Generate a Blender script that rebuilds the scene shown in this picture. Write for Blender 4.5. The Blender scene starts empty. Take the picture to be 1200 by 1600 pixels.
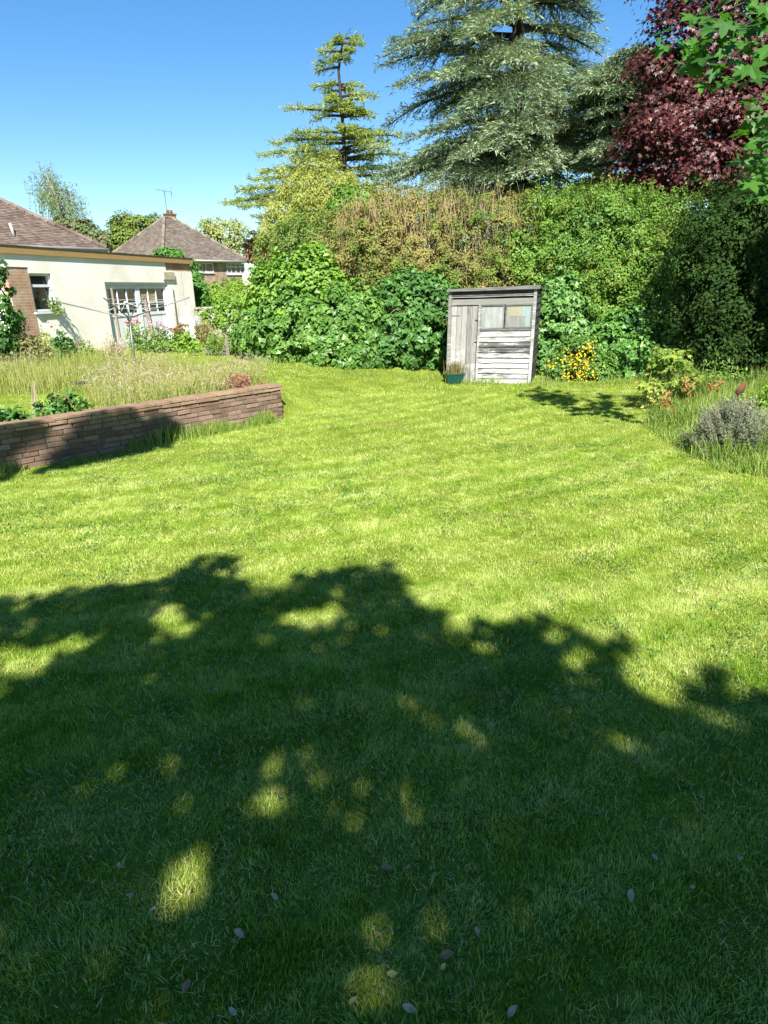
import bpy, math, numpy as np
from mathutils import Matrix, Vector
rng = np.random.default_rng(11)
PI = math.pi
SC = bpy.context.scene
COL = SC.collection
U = rng.uniform
# ------------------------------------------------------------------ camera
F, PITCH, ROLL = 1020.0, math.radians(18.7), math.radians(-1.7)
CAM = np.array([0.0, 0.0, 2.1])
M3 = (Matrix.Rotation(PI/2-PITCH, 3, 'X') @ Matrix.Rotation(ROLL, 3, 'Z'))
M3n = np.array(M3)
cam = bpy.data.cameras.new('camera'); co = bpy.data.objects.new('camera', cam); COL.objects.link(co)
cam.sensor_fit = 'VERTICAL'; cam.sensor_height = 36.0; cam.lens = F/1600*36.0
cam.clip_start = 0.05; cam.clip_end = 2000
co.matrix_world = Matrix.Translation(CAM.tolist()) @ M3.to_4x4()
SC.camera = co
def ray(px, py): return M3n @ np.array([(px-600)/F, -(py-800)/F, -1.0])
def at(px, py, Y):
    d = ray(px, py); return CAM + d*(Y/d[1])
def gz(px, py, z=0.0):
    d = ray(px, py); return CAM + d*((z-CAM[2])/d[2])
def project(P):
    c = (np.asarray(P)-CAM) @ M3n
    w = -c[..., 2]; w = np.where(np.abs(w) < 1e-4, 1e-4, w)
    return 600+F*c[..., 0]/w, 800-F*c[..., 1]/w, w
# ------------------------------------------------------------------ noise
def _h(ix, iy, s):
    n = (ix.astype(np.int64)*374761393 + iy.astype(np.int64)*668265263 + s*1442695041) & 0x7fffffff
    n = ((n ^ (n >> 13))*1274126177) & 0x7fffffff
    return ((n ^ (n >> 16)) & 0xffff)/65535.0
def vnoise(x, y, s=0):
    x = np.asarray(x, float); y = np.asarray(y, float)
    ix = np.floor(x).astype(int); iy = np.floor(y).astype(int)
    fx = x-ix; fy = y-iy; fx = fx*fx*(3-2*fx); fy = fy*fy*(3-2*fy)
    return (_h(ix, iy, s)*(1-fx)+_h(ix+1, iy, s)*fx)*(1-fy)+(_h(ix, iy+1, s)*(1-fx)+_h(ix+1, iy+1, s)*fx)*fy
def sm(t):
    t = np.clip(t, 0, 1); return t*t*(3-2*t)
# ------------------------------------------------------------------ terrain
W0 = gz(-6, 743)[:2]; W1 = gz(443, 655)[:2]
WT = (W1-W0)/np.linalg.norm(W1-W0); WN = np.array([-WT[1], WT[0]])
def terrain(x, y):
    x = np.asarray(x, float); y = np.asarray(y, float)
    dx = x-W1[0]; dy = y-W1[1]
    u = dx*WT[0]+dy*WT[1]; d = dx*WN[0]+dy*WN[1]
    w = .12+np.clip(u, 0, 3)*1.3
    h = .42*sm((d-.05)/w)+.2*sm((d-2.5)/6)
    return h + .012*(vnoise(x*1.3, y*1.3, 3)-.5)+.02*(vnoise(x*.4, y*.4, 4)-.5)
def g(px, py):
    z = 0.2
    for _ in range(40):
        p = gz(px, py, z); z = .5*z+.5*float(terrain(p[0], p[1]))
    return p
# ------------------------------------------------------------------ objects
def thing(name, label, cat, loc=(0, 0, 0), group=None):
    o = bpy.data.objects.new(name, None); COL.objects.link(o)
    o.location = [float(v) for v in loc]; o.empty_display_size = .2
    tag(o, label, cat, group, 'thing'); return o
def tag(o, label=None, cat=None, group=None, kind=None):
    if label: o['label'] = label
    if cat: o['category'] = cat
    if group: o['group'] = group
    if kind: o['kind'] = kind
    return o
def world_loc(o):
    m = Matrix.Translation(o.location)
    return m if o.parent is None else m
def link(name, me, m, parent):
    o = bpy.data.objects.new(name, me); COL.objects.link(o)
    if m is not None:
        for mm in (m if isinstance(m, (list, tuple)) else [m]): me.materials.append(mm)
    if parent is not None:
        o.parent = parent
        o.matrix_parent_inverse = (Matrix.Translation(parent.location)).inverted()
    return o
def mk(name, V, loops, sizes, m, parent=None, rnd=None, smooth=False, midx=None):
    me = bpy.data.meshes.new(name)
    V = np.ascontiguousarray(V, np.float32); loops = np.ascontiguousarray(loops, np.int32); sizes = np.ascontiguousarray(sizes, np.int32)
    me.vertices.add(len(V)); me.vertices.foreach_set('co', V.ravel())
    me.loops.add(len(loops)); me.loops.foreach_set('vertex_index', loops)
    me.polygons.add(len(sizes))
    st = np.zeros(len(sizes), np.int32); st[1:] = np.cumsum(sizes)[:-1]
    me.polygons.foreach_set('loop_start', st)
    try: me.polygons.foreach_set('loop_total', sizes)
    except Exception: pass
    me.polygons.foreach_set('use_smooth', np.full(len(sizes), bool(smooth)))
    if midx is not None: me.polygons.foreach_set('material_index', np.ascontiguousarray(midx, np.int32))
    if rnd is not None:
        a = me.attributes.new('rnd', 'FLOAT', 'FACE'); a.data.foreach_set('value', np.ascontiguousarray(rnd, np.float32))
    me.update(calc_edges=True)
    return link(name, me, m, parent)
class MB:
    """collects boxes, tubes and panels and links them as one mesh"""
    def __init__(s): s.V = []; s.F = []; s.R = []; s.n = 0
    def add(s, V, Fc, r=None):
        V = np.asarray(V, float); s.V.append(V); s.F += [tuple(int(i)+s.n for i in f) for f in Fc]
        r = U() if r is None else r
        s.R += [r]*len(Fc); s.n += len(V); return s
    def box(s, fr, a, b, jit=0., r=None):
        (x0, y0, z0), (x1, y1, z1) = a, b
        V = np.array([[x0, y0, z0], [x1, y0, z0], [x1, y1, z0], [x0, y1, z0], [x0, y0, z1], [x1, y0, z1], [x1, y1, z1], [x0, y1, z1]], float)
        if jit: V = V+U(-jit, jit, V.shape)
        if fr is not None: V = fr(V)
        return s.add(V, [(0, 3, 2, 1), (4, 5, 6, 7), (0, 1, 5, 4), (1, 2, 6, 5), (2, 3, 7, 6), (3, 0, 4, 7)], r)
    def hexa(s, V, r=None):
        return s.add(V, [(0, 3, 2, 1), (4, 5, 6, 7), (0, 1, 5, 4), (1, 2, 6, 5), (2, 3, 7, 6), (3, 0, 4, 7)], r)
    def tube(s, pts, rad, n=8, r=None):
        pts = np.asarray(pts, float); m = len(pts)
        rad = np.broadcast_to(np.asarray(rad, float), (m,))
        V = []
        for i in range(m):
            t = pts[min(i+1, m-1)]-pts[max(i-1, 0)]; t = t/(np.linalg.norm(t)+1e-9)
            a = np.cross(t, [0, 0, 1.0] if abs(t[2]) < .9 else [1.0, 0, 0]); a /= np.linalg.norm(a); b = np.cross(t, a)
            for k in range(n):
                th = 2*PI*k/n; V.append(pts[i]+rad[i]*(math.cos(th)*a+math.sin(th)*b))
        Fc = [(i*n+k, i*n+(k+1) % n, (i+1)*n+(k+1) % n, (i+1)*n+k) for i in range(m-1) for k in range(n)]
        Fc += [tuple(range(n-1, -1, -1)), tuple((m-1)*n+k for k in range(n))]
        return s.add(V, Fc, r)
    def lathe(s, c, prof, n=24, r=None):
        V = [[c[0]+R_*math.cos(2*PI*k/n), c[1]+R_*math.sin(2*PI*k/n), c[2]+z] for R_, z in prof for k in range(n)]
        m = len(prof)
        Fc = [(i*n+k, i*n+(k+1) % n, (i+1)*n+(k+1) % n, (i+1)*n+k) for i in range(m-1) for k in range(n)]
        Fc += [tuple(range(n-1, -1, -1)), tuple((m-1)*n+k for k in range(n))]
        return s.add(V, Fc, r)
    def build(s, name, m, parent=None, smooth=False, bevel=0.):
        V = np.concatenate(s.V)
        o = mk(name, V, [i for f in s.F for i in f], [len(f) for f in s.F], m, parent, s.R, smooth)
        if bevel:
            b = o.modifiers.new('bevel', 'BEVEL'); b.width = bevel; b.segments = 1; b.limit_method = 'ANGLE'
        return o
def frame(o, ux, uy):
    """local (u, w, v) -> world: u along ux, w along uy (outward), v up"""
    o = np.asarray(o, float); ux = np.asarray(ux, float); uy = np.asarray(uy, float)
    return lambda V: o+np.asarray(V)[:, :1]*ux+np.asarray(V)[:, 1:2]*uy+np.asarray(V)[:, 2:3]*np.array([0, 0, 1.0])
# ------------------------------------------------------------------ node helpers
def nm(name):
    m = bpy.data.materials.new(name); m.use_nodes = True
    nt = m.node_tree; nt.nodes.clear()
    return m, nt
def N(nt, t, **k):
    n = nt.nodes.new(t)
    for a, v in k.items():
        if a == 'inp':
            for i, x in v.items(): n.inputs[i].default_value = x
        else: setattr(n, a, v)
    return n
def ramp(nt, fac, cols, pos=None):
    r = N(nt, 'ShaderNodeValToRGB'); cr = r.color_ramp
    pos = pos or [i/(len(cols)-1) for i in range(len(cols))]
    while len(cr.elements) < len(cols): cr.elements.new(.5)
    for e, c, p in zip(cr.elements, cols, pos): e.position = p; e.color = (*c, 1)
    nt.links.new(fac, r.inputs[0]); return r.outputs[0]
def noise(nt, scale, detail=4, rough=.6, vec=None, dist=0.):
    n = N(nt, 'ShaderNodeTexNoise', inp={'Scale': scale, 'Detail': detail, 'Roughness': rough, 'Distortion': dist})
    if vec is not None: nt.links.new(vec, n.inputs['Vector'])
    return n.outputs['Fac']
def pos(nt, scale=(1, 1, 1), rot=(0, 0, 0)):
    gm = N(nt, 'ShaderNodeNewGeometry')
    mp = N(nt, 'ShaderNodeMapping'); mp.inputs['Scale'].default_value = scale; mp.inputs['Rotation'].default_value = rot
    nt.links.new(gm.outputs['Position'], mp.inputs['Vector']); return mp.outputs[0]
def mix(nt, f, a, b, mode='MIX'):
    x = N(nt, 'ShaderNodeMix', data_type='RGBA', blend_type=mode)
    for s, v in ((0, f), (6, a), (7, b)):
        if isinstance(v, (int, float)): x.inputs[s].default_value = v
        elif isinstance(v, tuple): x.inputs[s].default_value = (*v, 1)
        else: nt.links.new(v, x.inputs[s])
    return x.outputs[2]
def mth(nt, op, a, b=0.):
    x = N(nt, 'ShaderNodeMath', operation=op)
    for s, v in ((0, a), (1, b)):
        if isinstance(v, (int, float)): x.inputs[s].default_value = v
        else: nt.links.new(v, x.inputs[s])
    return x.outputs[0]
def attr(nt, name='rnd'):
    return N(nt, 'ShaderNodeAttribute', attribute_name=name).outputs['Fac']
def out(nt, sh):
    o = N(nt, 'ShaderNodeOutputMaterial'); nt.links.new(sh, o.inputs[0])
def pbsdf(nt, col, rough=.7, spec=.3, metal=0., bump=None, bstr=.3, bdist=.02):
    p = N(nt, 'ShaderNodeBsdfPrincipled', inp={'Metallic': metal, 'Specular IOR Level': spec})
    if isinstance(col, tuple): p.inputs['Base Color'].default_value = (*col, 1)
    else: nt.links.new(col, p.inputs['Base Color'])
    if isinstance(rough, (int, float)): p.inputs['Roughness'].default_value = rough
    else: nt.links.new(rough, p.inputs['Roughness'])
    if bump is not None:
        b = N(nt, 'ShaderNodeBump', inp={'Strength': bstr, 'Distance': bdist}); nt.links.new(bump, b.inputs['Height'])
        nt.links.new(b.outputs[0], p.inputs['Normal'])
    return p.outputs[0]
def leaf_mat(name, cols, trans=.3, rough=.45, spec=.35, nscale=.9, namt=.35, tcol=None):
    """per-leaf colour from the rnd attribute, drifting from clump to clump"""
    m, nt = nm(name)
    f = mth(nt, 'ADD', mth(nt, 'MULTIPLY', attr(nt), 1-namt), mth(nt, 'MULTIPLY', mth(nt, 'SUBTRACT', mth(nt, 'MULTIPLY', noise(nt, nscale, 3, .6, pos(nt)), 2.0), .5), namt))
    c = ramp(nt, f, cols)
    p = pbsdf(nt, c, rough, spec)
    t = N(nt, 'ShaderNodeBsdfTranslucent')
    tc = mix(nt, 1., c, tcol or (1.25, 1.3, .55), 'MULTIPLY'); nt.links.new(tc, t.inputs[0])
    x = N(nt, 'ShaderNodeMixShader', inp={0: trans}); nt.links.new(p, x.inputs[1]); nt.links.new(t.outputs[0], x.inputs[2])
    out(nt, x.outputs[0]); return m
def simple_mat(name, cols, scale=6., rough=.75, spec=.25, bstr=.2, metal=0., detail=5, useattr=0., stretch=(1, 1, 1), bdist=.01):
    m, nt = nm(name)
    n = noise(nt, scale, detail, .65, pos(nt, stretch))
    f = n if not useattr else mth(nt, 'ADD', mth(nt, 'MULTIPLY', n, 1-useattr), mth(nt, 'MULTIPLY', attr(nt), useattr))
    c = ramp(nt, f, cols, None if len(cols) > 2 else [.3, .7])
    out(nt, pbsdf(nt, c, rough, spec, metal, noise(nt, scale*4, 4, .6, pos(nt, stretch)), bstr, bdist)); return m
# ------------------------------------------------------------------ leaves
def norm(a): return a/(np.linalg.norm(a, axis=-1, keepdims=True)+1e-9)
KITE = (np.array([[0, 0, 0], [.5, .42, .10], [0, 1, 0], [-.5, .42, .10]]), [(0, 1, 2, 3)])
OVAL = (np.array([[0, 0, 0], [.36, .22, .07], [.44, .55, .09], [0, 1, -.05], [-.44, .55, .09], [-.36, .22, .07]]), [(0, 1, 2, 3), (0, 3, 4, 5)])
def maple():
    P = []
    for a, r in ((-90, .06), (-55, .34), (-18, .52), (4, .36), (22, .62), (38, .86), (57, .46), (72, .74), (90, 1.0), (108, .74), (123, .46), (142, .86), (158, .62), (176, .36), (198, .52), (235, .34)):
        x = r*math.cos(math.radians(a)); y = r*math.sin(math.radians(a))
        P.append([x, y+.25, .10*abs(x)-.16*(y*y)])
    c = [0, .25, 0.02]; n = len(P); P.append(c)
    return np.array(P)*.8, [(n, i, (i+1) % n) for i in range(n)]
MAPLE = maple()
def maple_small():
    P = []
    for a, r in ((-90, .1), (-12, .55), (12, .4), (40, .9), (62, .48), (90, 1.05), (118, .48), (140, .9), (168, .4), (192, .55)):
        x = r*math.cos(math.radians(a)); y = r*math.sin(math.radians(a)); P.append([x, y+.2, .10*abs(x)-.14*y*y])
    return np.array(P)*.8, [tuple(range(len(P)))]
MAPS = maple_small()
def ivy():
    P = [[0, .08, 0], [.42, 0, .06], [.5, .32, .1], [.26, .5, .06], [0, 1, -.06], [-.26, .5, .06], [-.5, .32, .1], [-.42, 0, .06]]
    return np.array(P), [(0, 1, 2, 3, 4), (0, 4, 5, 6, 7)]
IVY = ivy()
def scatter(T, P, X, Y, Z, S):
    tv, tf = T; k = len(tv); n = len(P)
    S = np.broadcast_to(np.asarray(S, float).reshape(-1, 1) if np.ndim(S) == 1 else np.asarray(S, float), (n, 3) if np.ndim(S) == 2 else (n, 1))
    Sx, Sy, Sz = (S[:, i] for i in range(3)) if S.shape[1] == 3 else (S[:, 0],)*3
    V = P[:, None, :]+(tv[None, :, :1]*Sx[:, None, None])*X[:, None, :]+(tv[None, :, 1:2]*Sy[:, None, None])*Y[:, None, :]+(tv[None, :, 2:3]*Sz[:, None, None])*Z[:, None, :]
    fl = np.array([i for f in tf for i in f]); fs = np.array([len(f) for f in tf])
    loops = (np.arange(n)[:, None]*k+fl[None]).ravel(); sizes = np.tile(fs, n)
    return V.reshape(-1, 3), loops, sizes, len(tf)
def leaves(name, m, parent, P, Nn, S, T=KITE, aspect=.5, droop=.4, rnd=None, dirs=None):
    """leaf mesh: P leaf bases, Nn leaf normals, S lengths"""
    n = len(P); Nn = norm(Nn)
    D = norm(rng.normal(size=(n, 3)))+np.array([0, 0, -droop]) if dirs is None else dirs
    Yv = norm(D-Nn*np.sum(D*Nn, 1, keepdims=True)); X = np.cross(Yv, Nn)
    S = np.broadcast_to(S, (n,)); S3 = np.stack([S*aspect, S, S], 1)
    V, l, s, nf = scatter(T, P, X, Yv, Nn, S3)
    r = U(0, 1, n) if rnd is None else rnd
    return mk(name, V, l, s, m, parent, np.repeat(r, nf))
def lobe(px, py, Y, rx, rz, ry=None):
    c = at(px, py, Y); k = np.linalg.norm(c-CAM)/F*math.cos(math.radians(8))
    return (c, np.array([rx*k, (ry if ry else .8*(rx+rz)/2*k), rz*k]))
def bush_pts(lobes, nclump, cr, nleaf, fill=.15, back=.5, zmin=None, up=.35, rough=.12):
    """leaf bases and normals over clumps that sit on the union of the lobes"""
    C = np.array([l[0] for l in lobes]); R = np.array([l[1] for l in lobes])
    w = (R[:, 0]*R[:, 2]+R[:, 0]*R[:, 1]); w = w/w.sum()
    cs = []; ns = []; tries = 0
    while len(cs) < nclump and tries < nclump*40:
        tries += 1
        i = rng.choice(len(C), p=w); d = rng.normal(size=3); d /= np.linalg.norm(d)
        if d[1] > back: continue
        inner = U() < fill
        p = C[i]+R[i]*d*(U(.45, .85) if inner else 1+rng.normal()*rough)
        if not inner and np.any(np.sum(((p-C)/R)**2, 1) < .7): continue
        if p[2] < (float(terrain(p[0], p[1])) if zmin is None else zmin)+cr*.2: continue
        cs.append(p); nn = d/R[i]; ns.append(nn/np.linalg.norm(nn))
    cs = np.array(cs); ns = np.array(ns); m = len(cs)
    k = int(nleaf/m)
    rr = cr*U(.55, 1.35, (m, 1, 1))
    d2 = norm(rng.normal(size=(m, k, 3))+ns[:, None, :]*.7+np.array([0, 0, .25]))
    P = cs[:, None, :]+d2*rr*U(.35, 1.05, (m, k, 1))**.7
    Nn = d2*.9+ns[:, None, :]*.5+np.array([0, 0, up])+rng.normal(size=(m, k, 3))*.35
    rn = np.clip(U(0, 1, (m, 1))*.45+U(0, 1, (m, k))*.55, 0, 1)
    P = P.reshape(-1, 3); Nn = Nn.reshape(-1, 3); rn = rn.ravel()
    ok = P[:, 2] > (terrain(P[:, 0], P[:, 1]) if zmin is None else zmin)
    return P[ok], Nn[ok], rn[ok], cs
def stems(name, m, parent, base, tips, r0=.02, n=5, wig=.12):
    b = MB()
    for t in tips:
        t = np.asarray(t); s = base+U(-.25, .25, 3)*np.array([1, 1, 0])
        L = np.linalg.norm(t-s); k = 6
        pts = [s+(t-s)*(i/(k-1))+np.array([0, 0, .12*L*math.sin(PI*i/(k-1))])+rng.normal(size=3)*wig*L*.15*(0 < i < k-1) for i in range(k)]
        b.tube(pts, np.linspace(r0, r0*.3, k), n)
    return b.build(name, m, parent, True)
# ================================================================== light
SUN_AZ = np.array([.07, -.9975]); SUN_EL = math.radians(43)
SV = np.array([SUN_AZ[0]*math.cos(SUN_EL), SUN_AZ[1]*math.cos(SUN_EL), math.sin(SUN_EL)])
sl = bpy.data.lights.new('sun', 'SUN'); so = bpy.data.objects.new('sun', sl); COL.objects.link(so)
sl.energy = 5.0; sl.angle = math.radians(.53); sl.color = (1, .98, .93)
so.rotation_euler = Vector(SV.tolist()).to_track_quat('Z', 'Y').to_euler(); so.location = (0, -10, 30)
wd = bpy.data.worlds.new('World'); SC.world = wd; wd.use_nodes = True
nt = wd.node_tree; nt.nodes.clear()
sky = N(nt, 'ShaderNodeTexSky', sky_type='NISHITA', sun_disc=False)
sky.sun_elevation = SUN_EL; sky.sun_rotation = math.atan2(SUN_AZ[0], SUN_AZ[1])
sky.altitude = 0; sky.air_density = 1.0; sky.dust_density = .0; sky.ozone_density = 3.0
bg = N(nt, 'ShaderNodeBackground', inp={'Strength': .064})
hs = N(nt, 'ShaderNodeHueSaturation', inp={'Saturation': 1.27}); nt.links.new(sky.outputs[0], hs.inputs['Color']); nt.links.new(hs.outputs[0], bg.inputs[0])
wo = N(nt, 'ShaderNodeOutputWorld'); nt.links.new(bg.outputs[0], wo.inputs[0])
SC.view_settings.view_transform = 'Standard'; SC.view_settings.look = 'None'
SC.view_settings.exposure = 1.5; SC.view_settings.gamma = 1
SC.cycles.max_bounces = 6; SC.cycles.transparent_max_bounces = 8
SC.cycles.sample_clamp_indirect = 6
# ================================================================== ground
def lawn_material():
    m, nt = nm('lawn_soil')
    p = pos(nt); n1 = noise(nt, 1.1, 5, .65, p); n2 = noise(nt, 30, 5, .7, p)
    c = ramp(nt, mth(nt, 'ADD', mth(nt, 'MULTIPLY', n1, .5), mth(nt, 'MULTIPLY', n2, .5)),
             [(.05, .06, .008), (.10, .13, .014), (.18, .22, .026), (.26, .26, .06)], [.25, .45, .6, .8])
    out(nt, pbsdf(nt, c, .95, .1, 0, n2, .5, .02)); return m
M_SOIL = lawn_material()
def axis(a, b, fine0, fine1, step, growth=1.25):
    v = list(np.arange(fine0, fine1+1e-6, step)); s = step
    while v[-1] < b: s *= growth; v.append(min(v[-1]+s, b))
    s = step
    while v[0] > a: s *= growth; v.insert(0, max(v[0]-s, a))
    return np.array(v)
xs = axis(-600, 600, -12, 9, .13); ys = axis(-300, 900, -3, 24, .13)
gx, gy = np.meshgrid(xs, ys); V = np.stack([gx, gy, terrain(gx, gy)], -1).reshape(-1, 3)
nx, ny = len(xs), len(ys)
i0 = (np.arange(ny-1)[:, None]*nx+np.arange(nx-1)[None]).ravel()
Q = np.stack([i0, i0+1, i0+nx+1, i0+nx], 1)
tag(mk('lawn', V, Q.ravel(), np.full(len(Q), 4), M_SOIL, None, None, True), kind='structure')

# ------------------------------------------------------------------ mown grass
def grass_material(name, stripes=True):
    m, nt = nm(name)
    a = attr(nt); p = pos(nt)
    big = noise(nt, .55, 4, .6, p); mid = noise(nt, 2.6, 4, .65, pos(nt, (1, .55, 1), (0, 0, .7)))
    st = noise(nt, 1.0, 2, .5, pos(nt, (.35, 2.0, 1), (0, 0, -.38)))
    f = mth(nt, 'ADD', mth(nt, 'MULTIPLY', big, .34), mth(nt, 'MULTIPLY', mid, .42))
    f = mth(nt, 'ADD', f, mth(nt, 'MULTIPLY', st, .34))
    f = mth(nt, 'ADD', f, mth(nt, 'MULTIPLY', mth(nt, 'SUBTRACT', noise(nt, 8., 4, .65, p), .5), .5))
    wv = N(nt, 'ShaderNodeTexWave', wave_type='RINGS', rings_direction='Z', inp={'Scale': .62, 'Distortion': 3.5, 'Detail': 3, 'Detail Scale': .8})
    mp = N(nt, 'ShaderNodeMapping'); mp.inputs['Location'].default_value = (6, -19, 0); gm = N(nt, 'ShaderNodeNewGeometry'); nt.links.new(gm.outputs['Position'], mp.inputs['Vector']); nt.links.new(mp.outputs[0], wv.inputs['Vector'])
    f = mth(nt, 'ADD', f, mth(nt, 'MULTIPLY', mth(nt, 'SUBTRACT', wv.outputs['Fac'], .5), .16))
    f = mth(nt, 'ADD', mth(nt, 'MULTIPLY', mth(nt, 'SUBTRACT', f, .55), 2.0), .5)
    f = mth(nt, 'ADD', mth(nt, 'MULTIPLY', f, .55), mth(nt, 'MULTIPLY', a, .48))
    c = ramp(nt, f, [(.10, .20, .008), (.225, .345, .032), (.435, .505, .125), (.63, .62, .29)], [.12, .38, .64, .95])
    # worn straw coloured patches
    straw = mth(nt, 'GREATER_THAN', mth(nt, 'ADD', noise(nt, .9, 4, .6, pos(nt, (1, 1, 1), (0, 0, 1.1))), mth(nt, 'MULTIPLY', a, .12)), .735)
    c = mix(nt, mth(nt, 'MULTIPLY', straw, .7), c, (.36, .30, .12))
    pr = pbsdf(nt, c, .8, .04)
    t = N(nt, 'ShaderNodeBsdfTranslucent'); nt.links.new(mix(nt, 1., c, (1.15, 1.25, .5), 'MULTIPLY'), t.inputs[0])
    x = N(nt, 'ShaderNodeMixShader', inp={0: .4}); nt.links.new(pr, x.inputs[1]); nt.links.new(t.outputs[0], x.inputs[2])
    out(nt, x.outputs[0]); return m
M_GRASS = grass_material('mown_grass')
def blade_mesh(name, m, P, L, Wd, lean, face, rnd, seg=2, parent=None, curl=.6, extra=None):
    """grass blades: P roots, L lengths, lean (n,2) horizontal offset at the tip as a share of L, face angle"""
    n = len(P)
    wx = np.stack([np.cos(face), np.sin(face), np.zeros(n)], 1)*Wd[:, None]*.5
    lx = np.concatenate([lean, np.zeros((n, 1))], 1)*L[:, None]
    up = np.array([0, 0, 1.0])
    def c(t):
        k = np.sqrt(np.clip(1-np.sum(lean**2, 1), .02, 1))
        return P+lx*(t**(1+curl))+up*(L*k*t*(1.15-.15*t))[:, None]
    if seg == 1:
        V = np.stack([P-wx, P+wx, c(1.)], 1); fl = [0, 1, 2]; fs = [3]
    elif seg == 2:
        b = c(.55); V = np.stack([P-wx, P+wx, b+wx*.8, c(1.), b-wx*.8], 1); fl = [0, 1, 2, 4, 4, 2, 3]; fs = [4, 3]
    else:
        b, d = c(.4), c(.75)
        V = np.stack([P-wx, P+wx, b+wx*.95, d+wx*.7, c(1.), d-wx*.7, b-wx*.95], 1); fl = [0, 1, 2, 6, 6, 2, 3, 5, 5, 3, 4]; fs = [4, 4, 3]
    k = V.shape[1]
    loops = (np.arange(n)[:, None]*k+np.array(fl)[None]).ravel()
    return V.reshape(-1, 3), loops, np.tile(fs, n), np.repeat(rnd, len(fs))
def cat_mesh(name, m, parts, parent=None):
    Vs, Ls, Ss, Rs, o = [], [], [], [], 0
    for V, l, s, r in parts:
        Vs.append(V); Ls.append(l+o); Ss.append(s); Rs.append(r); o += len(V)
    return mk(name, np.concatenate(Vs), np.concatenate(Ls), np.concatenate(Ss), m, parent, np.concatenate(Rs))
# outlines (world xy) inside which the grass is left long
def inpoly(x, y, poly):
    r = np.zeros(len(x), bool); j = len(poly)-1
    for i in range(len(poly)):
        xi, yi = poly[i][:2]; xj, yj = poly[j][:2]
        c = ((yi > y) != (yj > y)) & (x < (xj-xi)*(y-yi)/(yj-yi+1e-12)+xi)
        r ^= c; j = i
    return r
def wall_ud(x, y):
    dx = x-W1[0]; dy = y-W1[1]
    return dx*WT[0]+dy*WT[1], dx*WN[0]+dy*WN[1]
def inwall(x, y):
    u, d = wall_ud(x, y); return (u < .02) & (d > -.02) & (d < .25)
MEADOW = [g(-140, 563), g(100, 559), g(190, 571), g(300, 582), g(400, 588), g(432, 597), g(330, 630), g(230, 646), g(165, 654), g(130, 622), g(90, 616), g(-140, 624)]
BED = [g(1030, 600), g(1012, 640), g(1005, 668), g(1040, 690), g(1085, 712), g(1125, 738), g(1200, 748), g(1330, 790), g(1400, 640), g(1200, 585)]
MEADOW = [p[:2] for p in MEADOW]; BED = [p[:2] for p in BED]
def mown_points(n, y0, y1, pad=.7):
    y = np.sqrt(U(y0*y0, y1*y1, n)); hw = .62*y+pad
    x = U(-1, 1, n)*hw
    ok = ~inwall(x, y) & ~inpoly(x, y, BED) & ~(inpoly(x, y, MEADOW) & (U(0, 1, n) < .85))
    return x[ok], y[ok]
parts = []
for n, y0, y1, L0, W_, seg, lx in ((520000, 1.15, 4.6, .029, .0031, 2, 1.), (340000, 4.6, 8.5, .029, .0046, 2, 1.), (270000, 8.5, 14, .034, .0075, 1, 1.), (180000, 14, 27, .042, .013, 1, 1.)):
    x, y = mown_points(n, y0, y1); n = len(x)
    bare = vnoise(x*6.5, y*6.5, 28)*.6+vnoise(x*15, y*15, 29)*.4; kk = (bare > .33) | (U(0, 1, n) < .3); x, y = x[kk], y[kk]; n = len(x)
    cl = vnoise(x*9, y*9, 21); cl2 = vnoise(x*3.1, y*3.1, 22); cl3 = vnoise(x*22, y*22, 25)
    L = L0*(.30+.70*cl+.6*cl2+.4*cl3)*U(.6, 1.25, n)
    la = 2*PI*2.2*vnoise(x*5, y*5, 23)+1.5*vnoise(x*16, y*16, 26); lm = .10+.42*vnoise(x*6, y*6, 24)
    lean = np.stack([np.cos(la), np.sin(la)], 1)*lm[:, None]+rng.normal(size=(n, 2))*.36
    ln = np.linalg.norm(lean, axis=1); lean *= (np.minimum(ln, .95)/ln)[:, None]
    P = np.stack([x, y, terrain(x, y)-.004], 1)
    rn = np.clip(U(0, 1, n)*.7+.3*vnoise(x*14, y*14, 27), 0, 1)
    parts.append(blade_mesh('g', None, P, L, W_*U(.7, 1.3, n), lean, U(0, 2*PI, n), rn, seg))
mg = cat_mesh('mown_grass', M_GRASS, parts); tag(mg, kind='stuff')
# clippings lying on the lawn
M_CLIP = leaf_mat('grass_clippings', [(.17, .20, .03), (.32, .32, .09), (.47, .44, .18), (.55, .49, .26)], .15, .9, .03, 1.5, .3)
parts = []
for n, y0, y1, L0, W_ in ((46000, 1.15, 5, .035, .0024), (44000, 5, 10, .032, .0034), (26000, 10, 22, .04, .006)):
    x, y = mown_points(n, y0, y1); k = vnoise(x*4.5, y*4.5, 31)*.6+vnoise(x*1.2, y*1.2, 32)*.4
    ok = k+U(-.14, .14, len(x)) > .46; x, y = x[ok], y[ok]; n = len(x)
    th = U(0, 2*PI, n); lean = np.stack([np.cos(th), np.sin(th)], 1)*U(.8, .98, (n, 1))
    P = np.stack([x, y, terrain(x, y)+U(.014, .036, n)], 1)
    parts.append(blade_mesh('c', None, P, L0*U(.4, 1.4, n), W_*U(.6, 1.3, n), lean, th+PI/2+U(-.4, .4, n), U(0, 1, n), 2, None, .3))
cl = cat_mesh('grass_clippings', M_CLIP, parts); tag(cl, kind='stuff')

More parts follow.
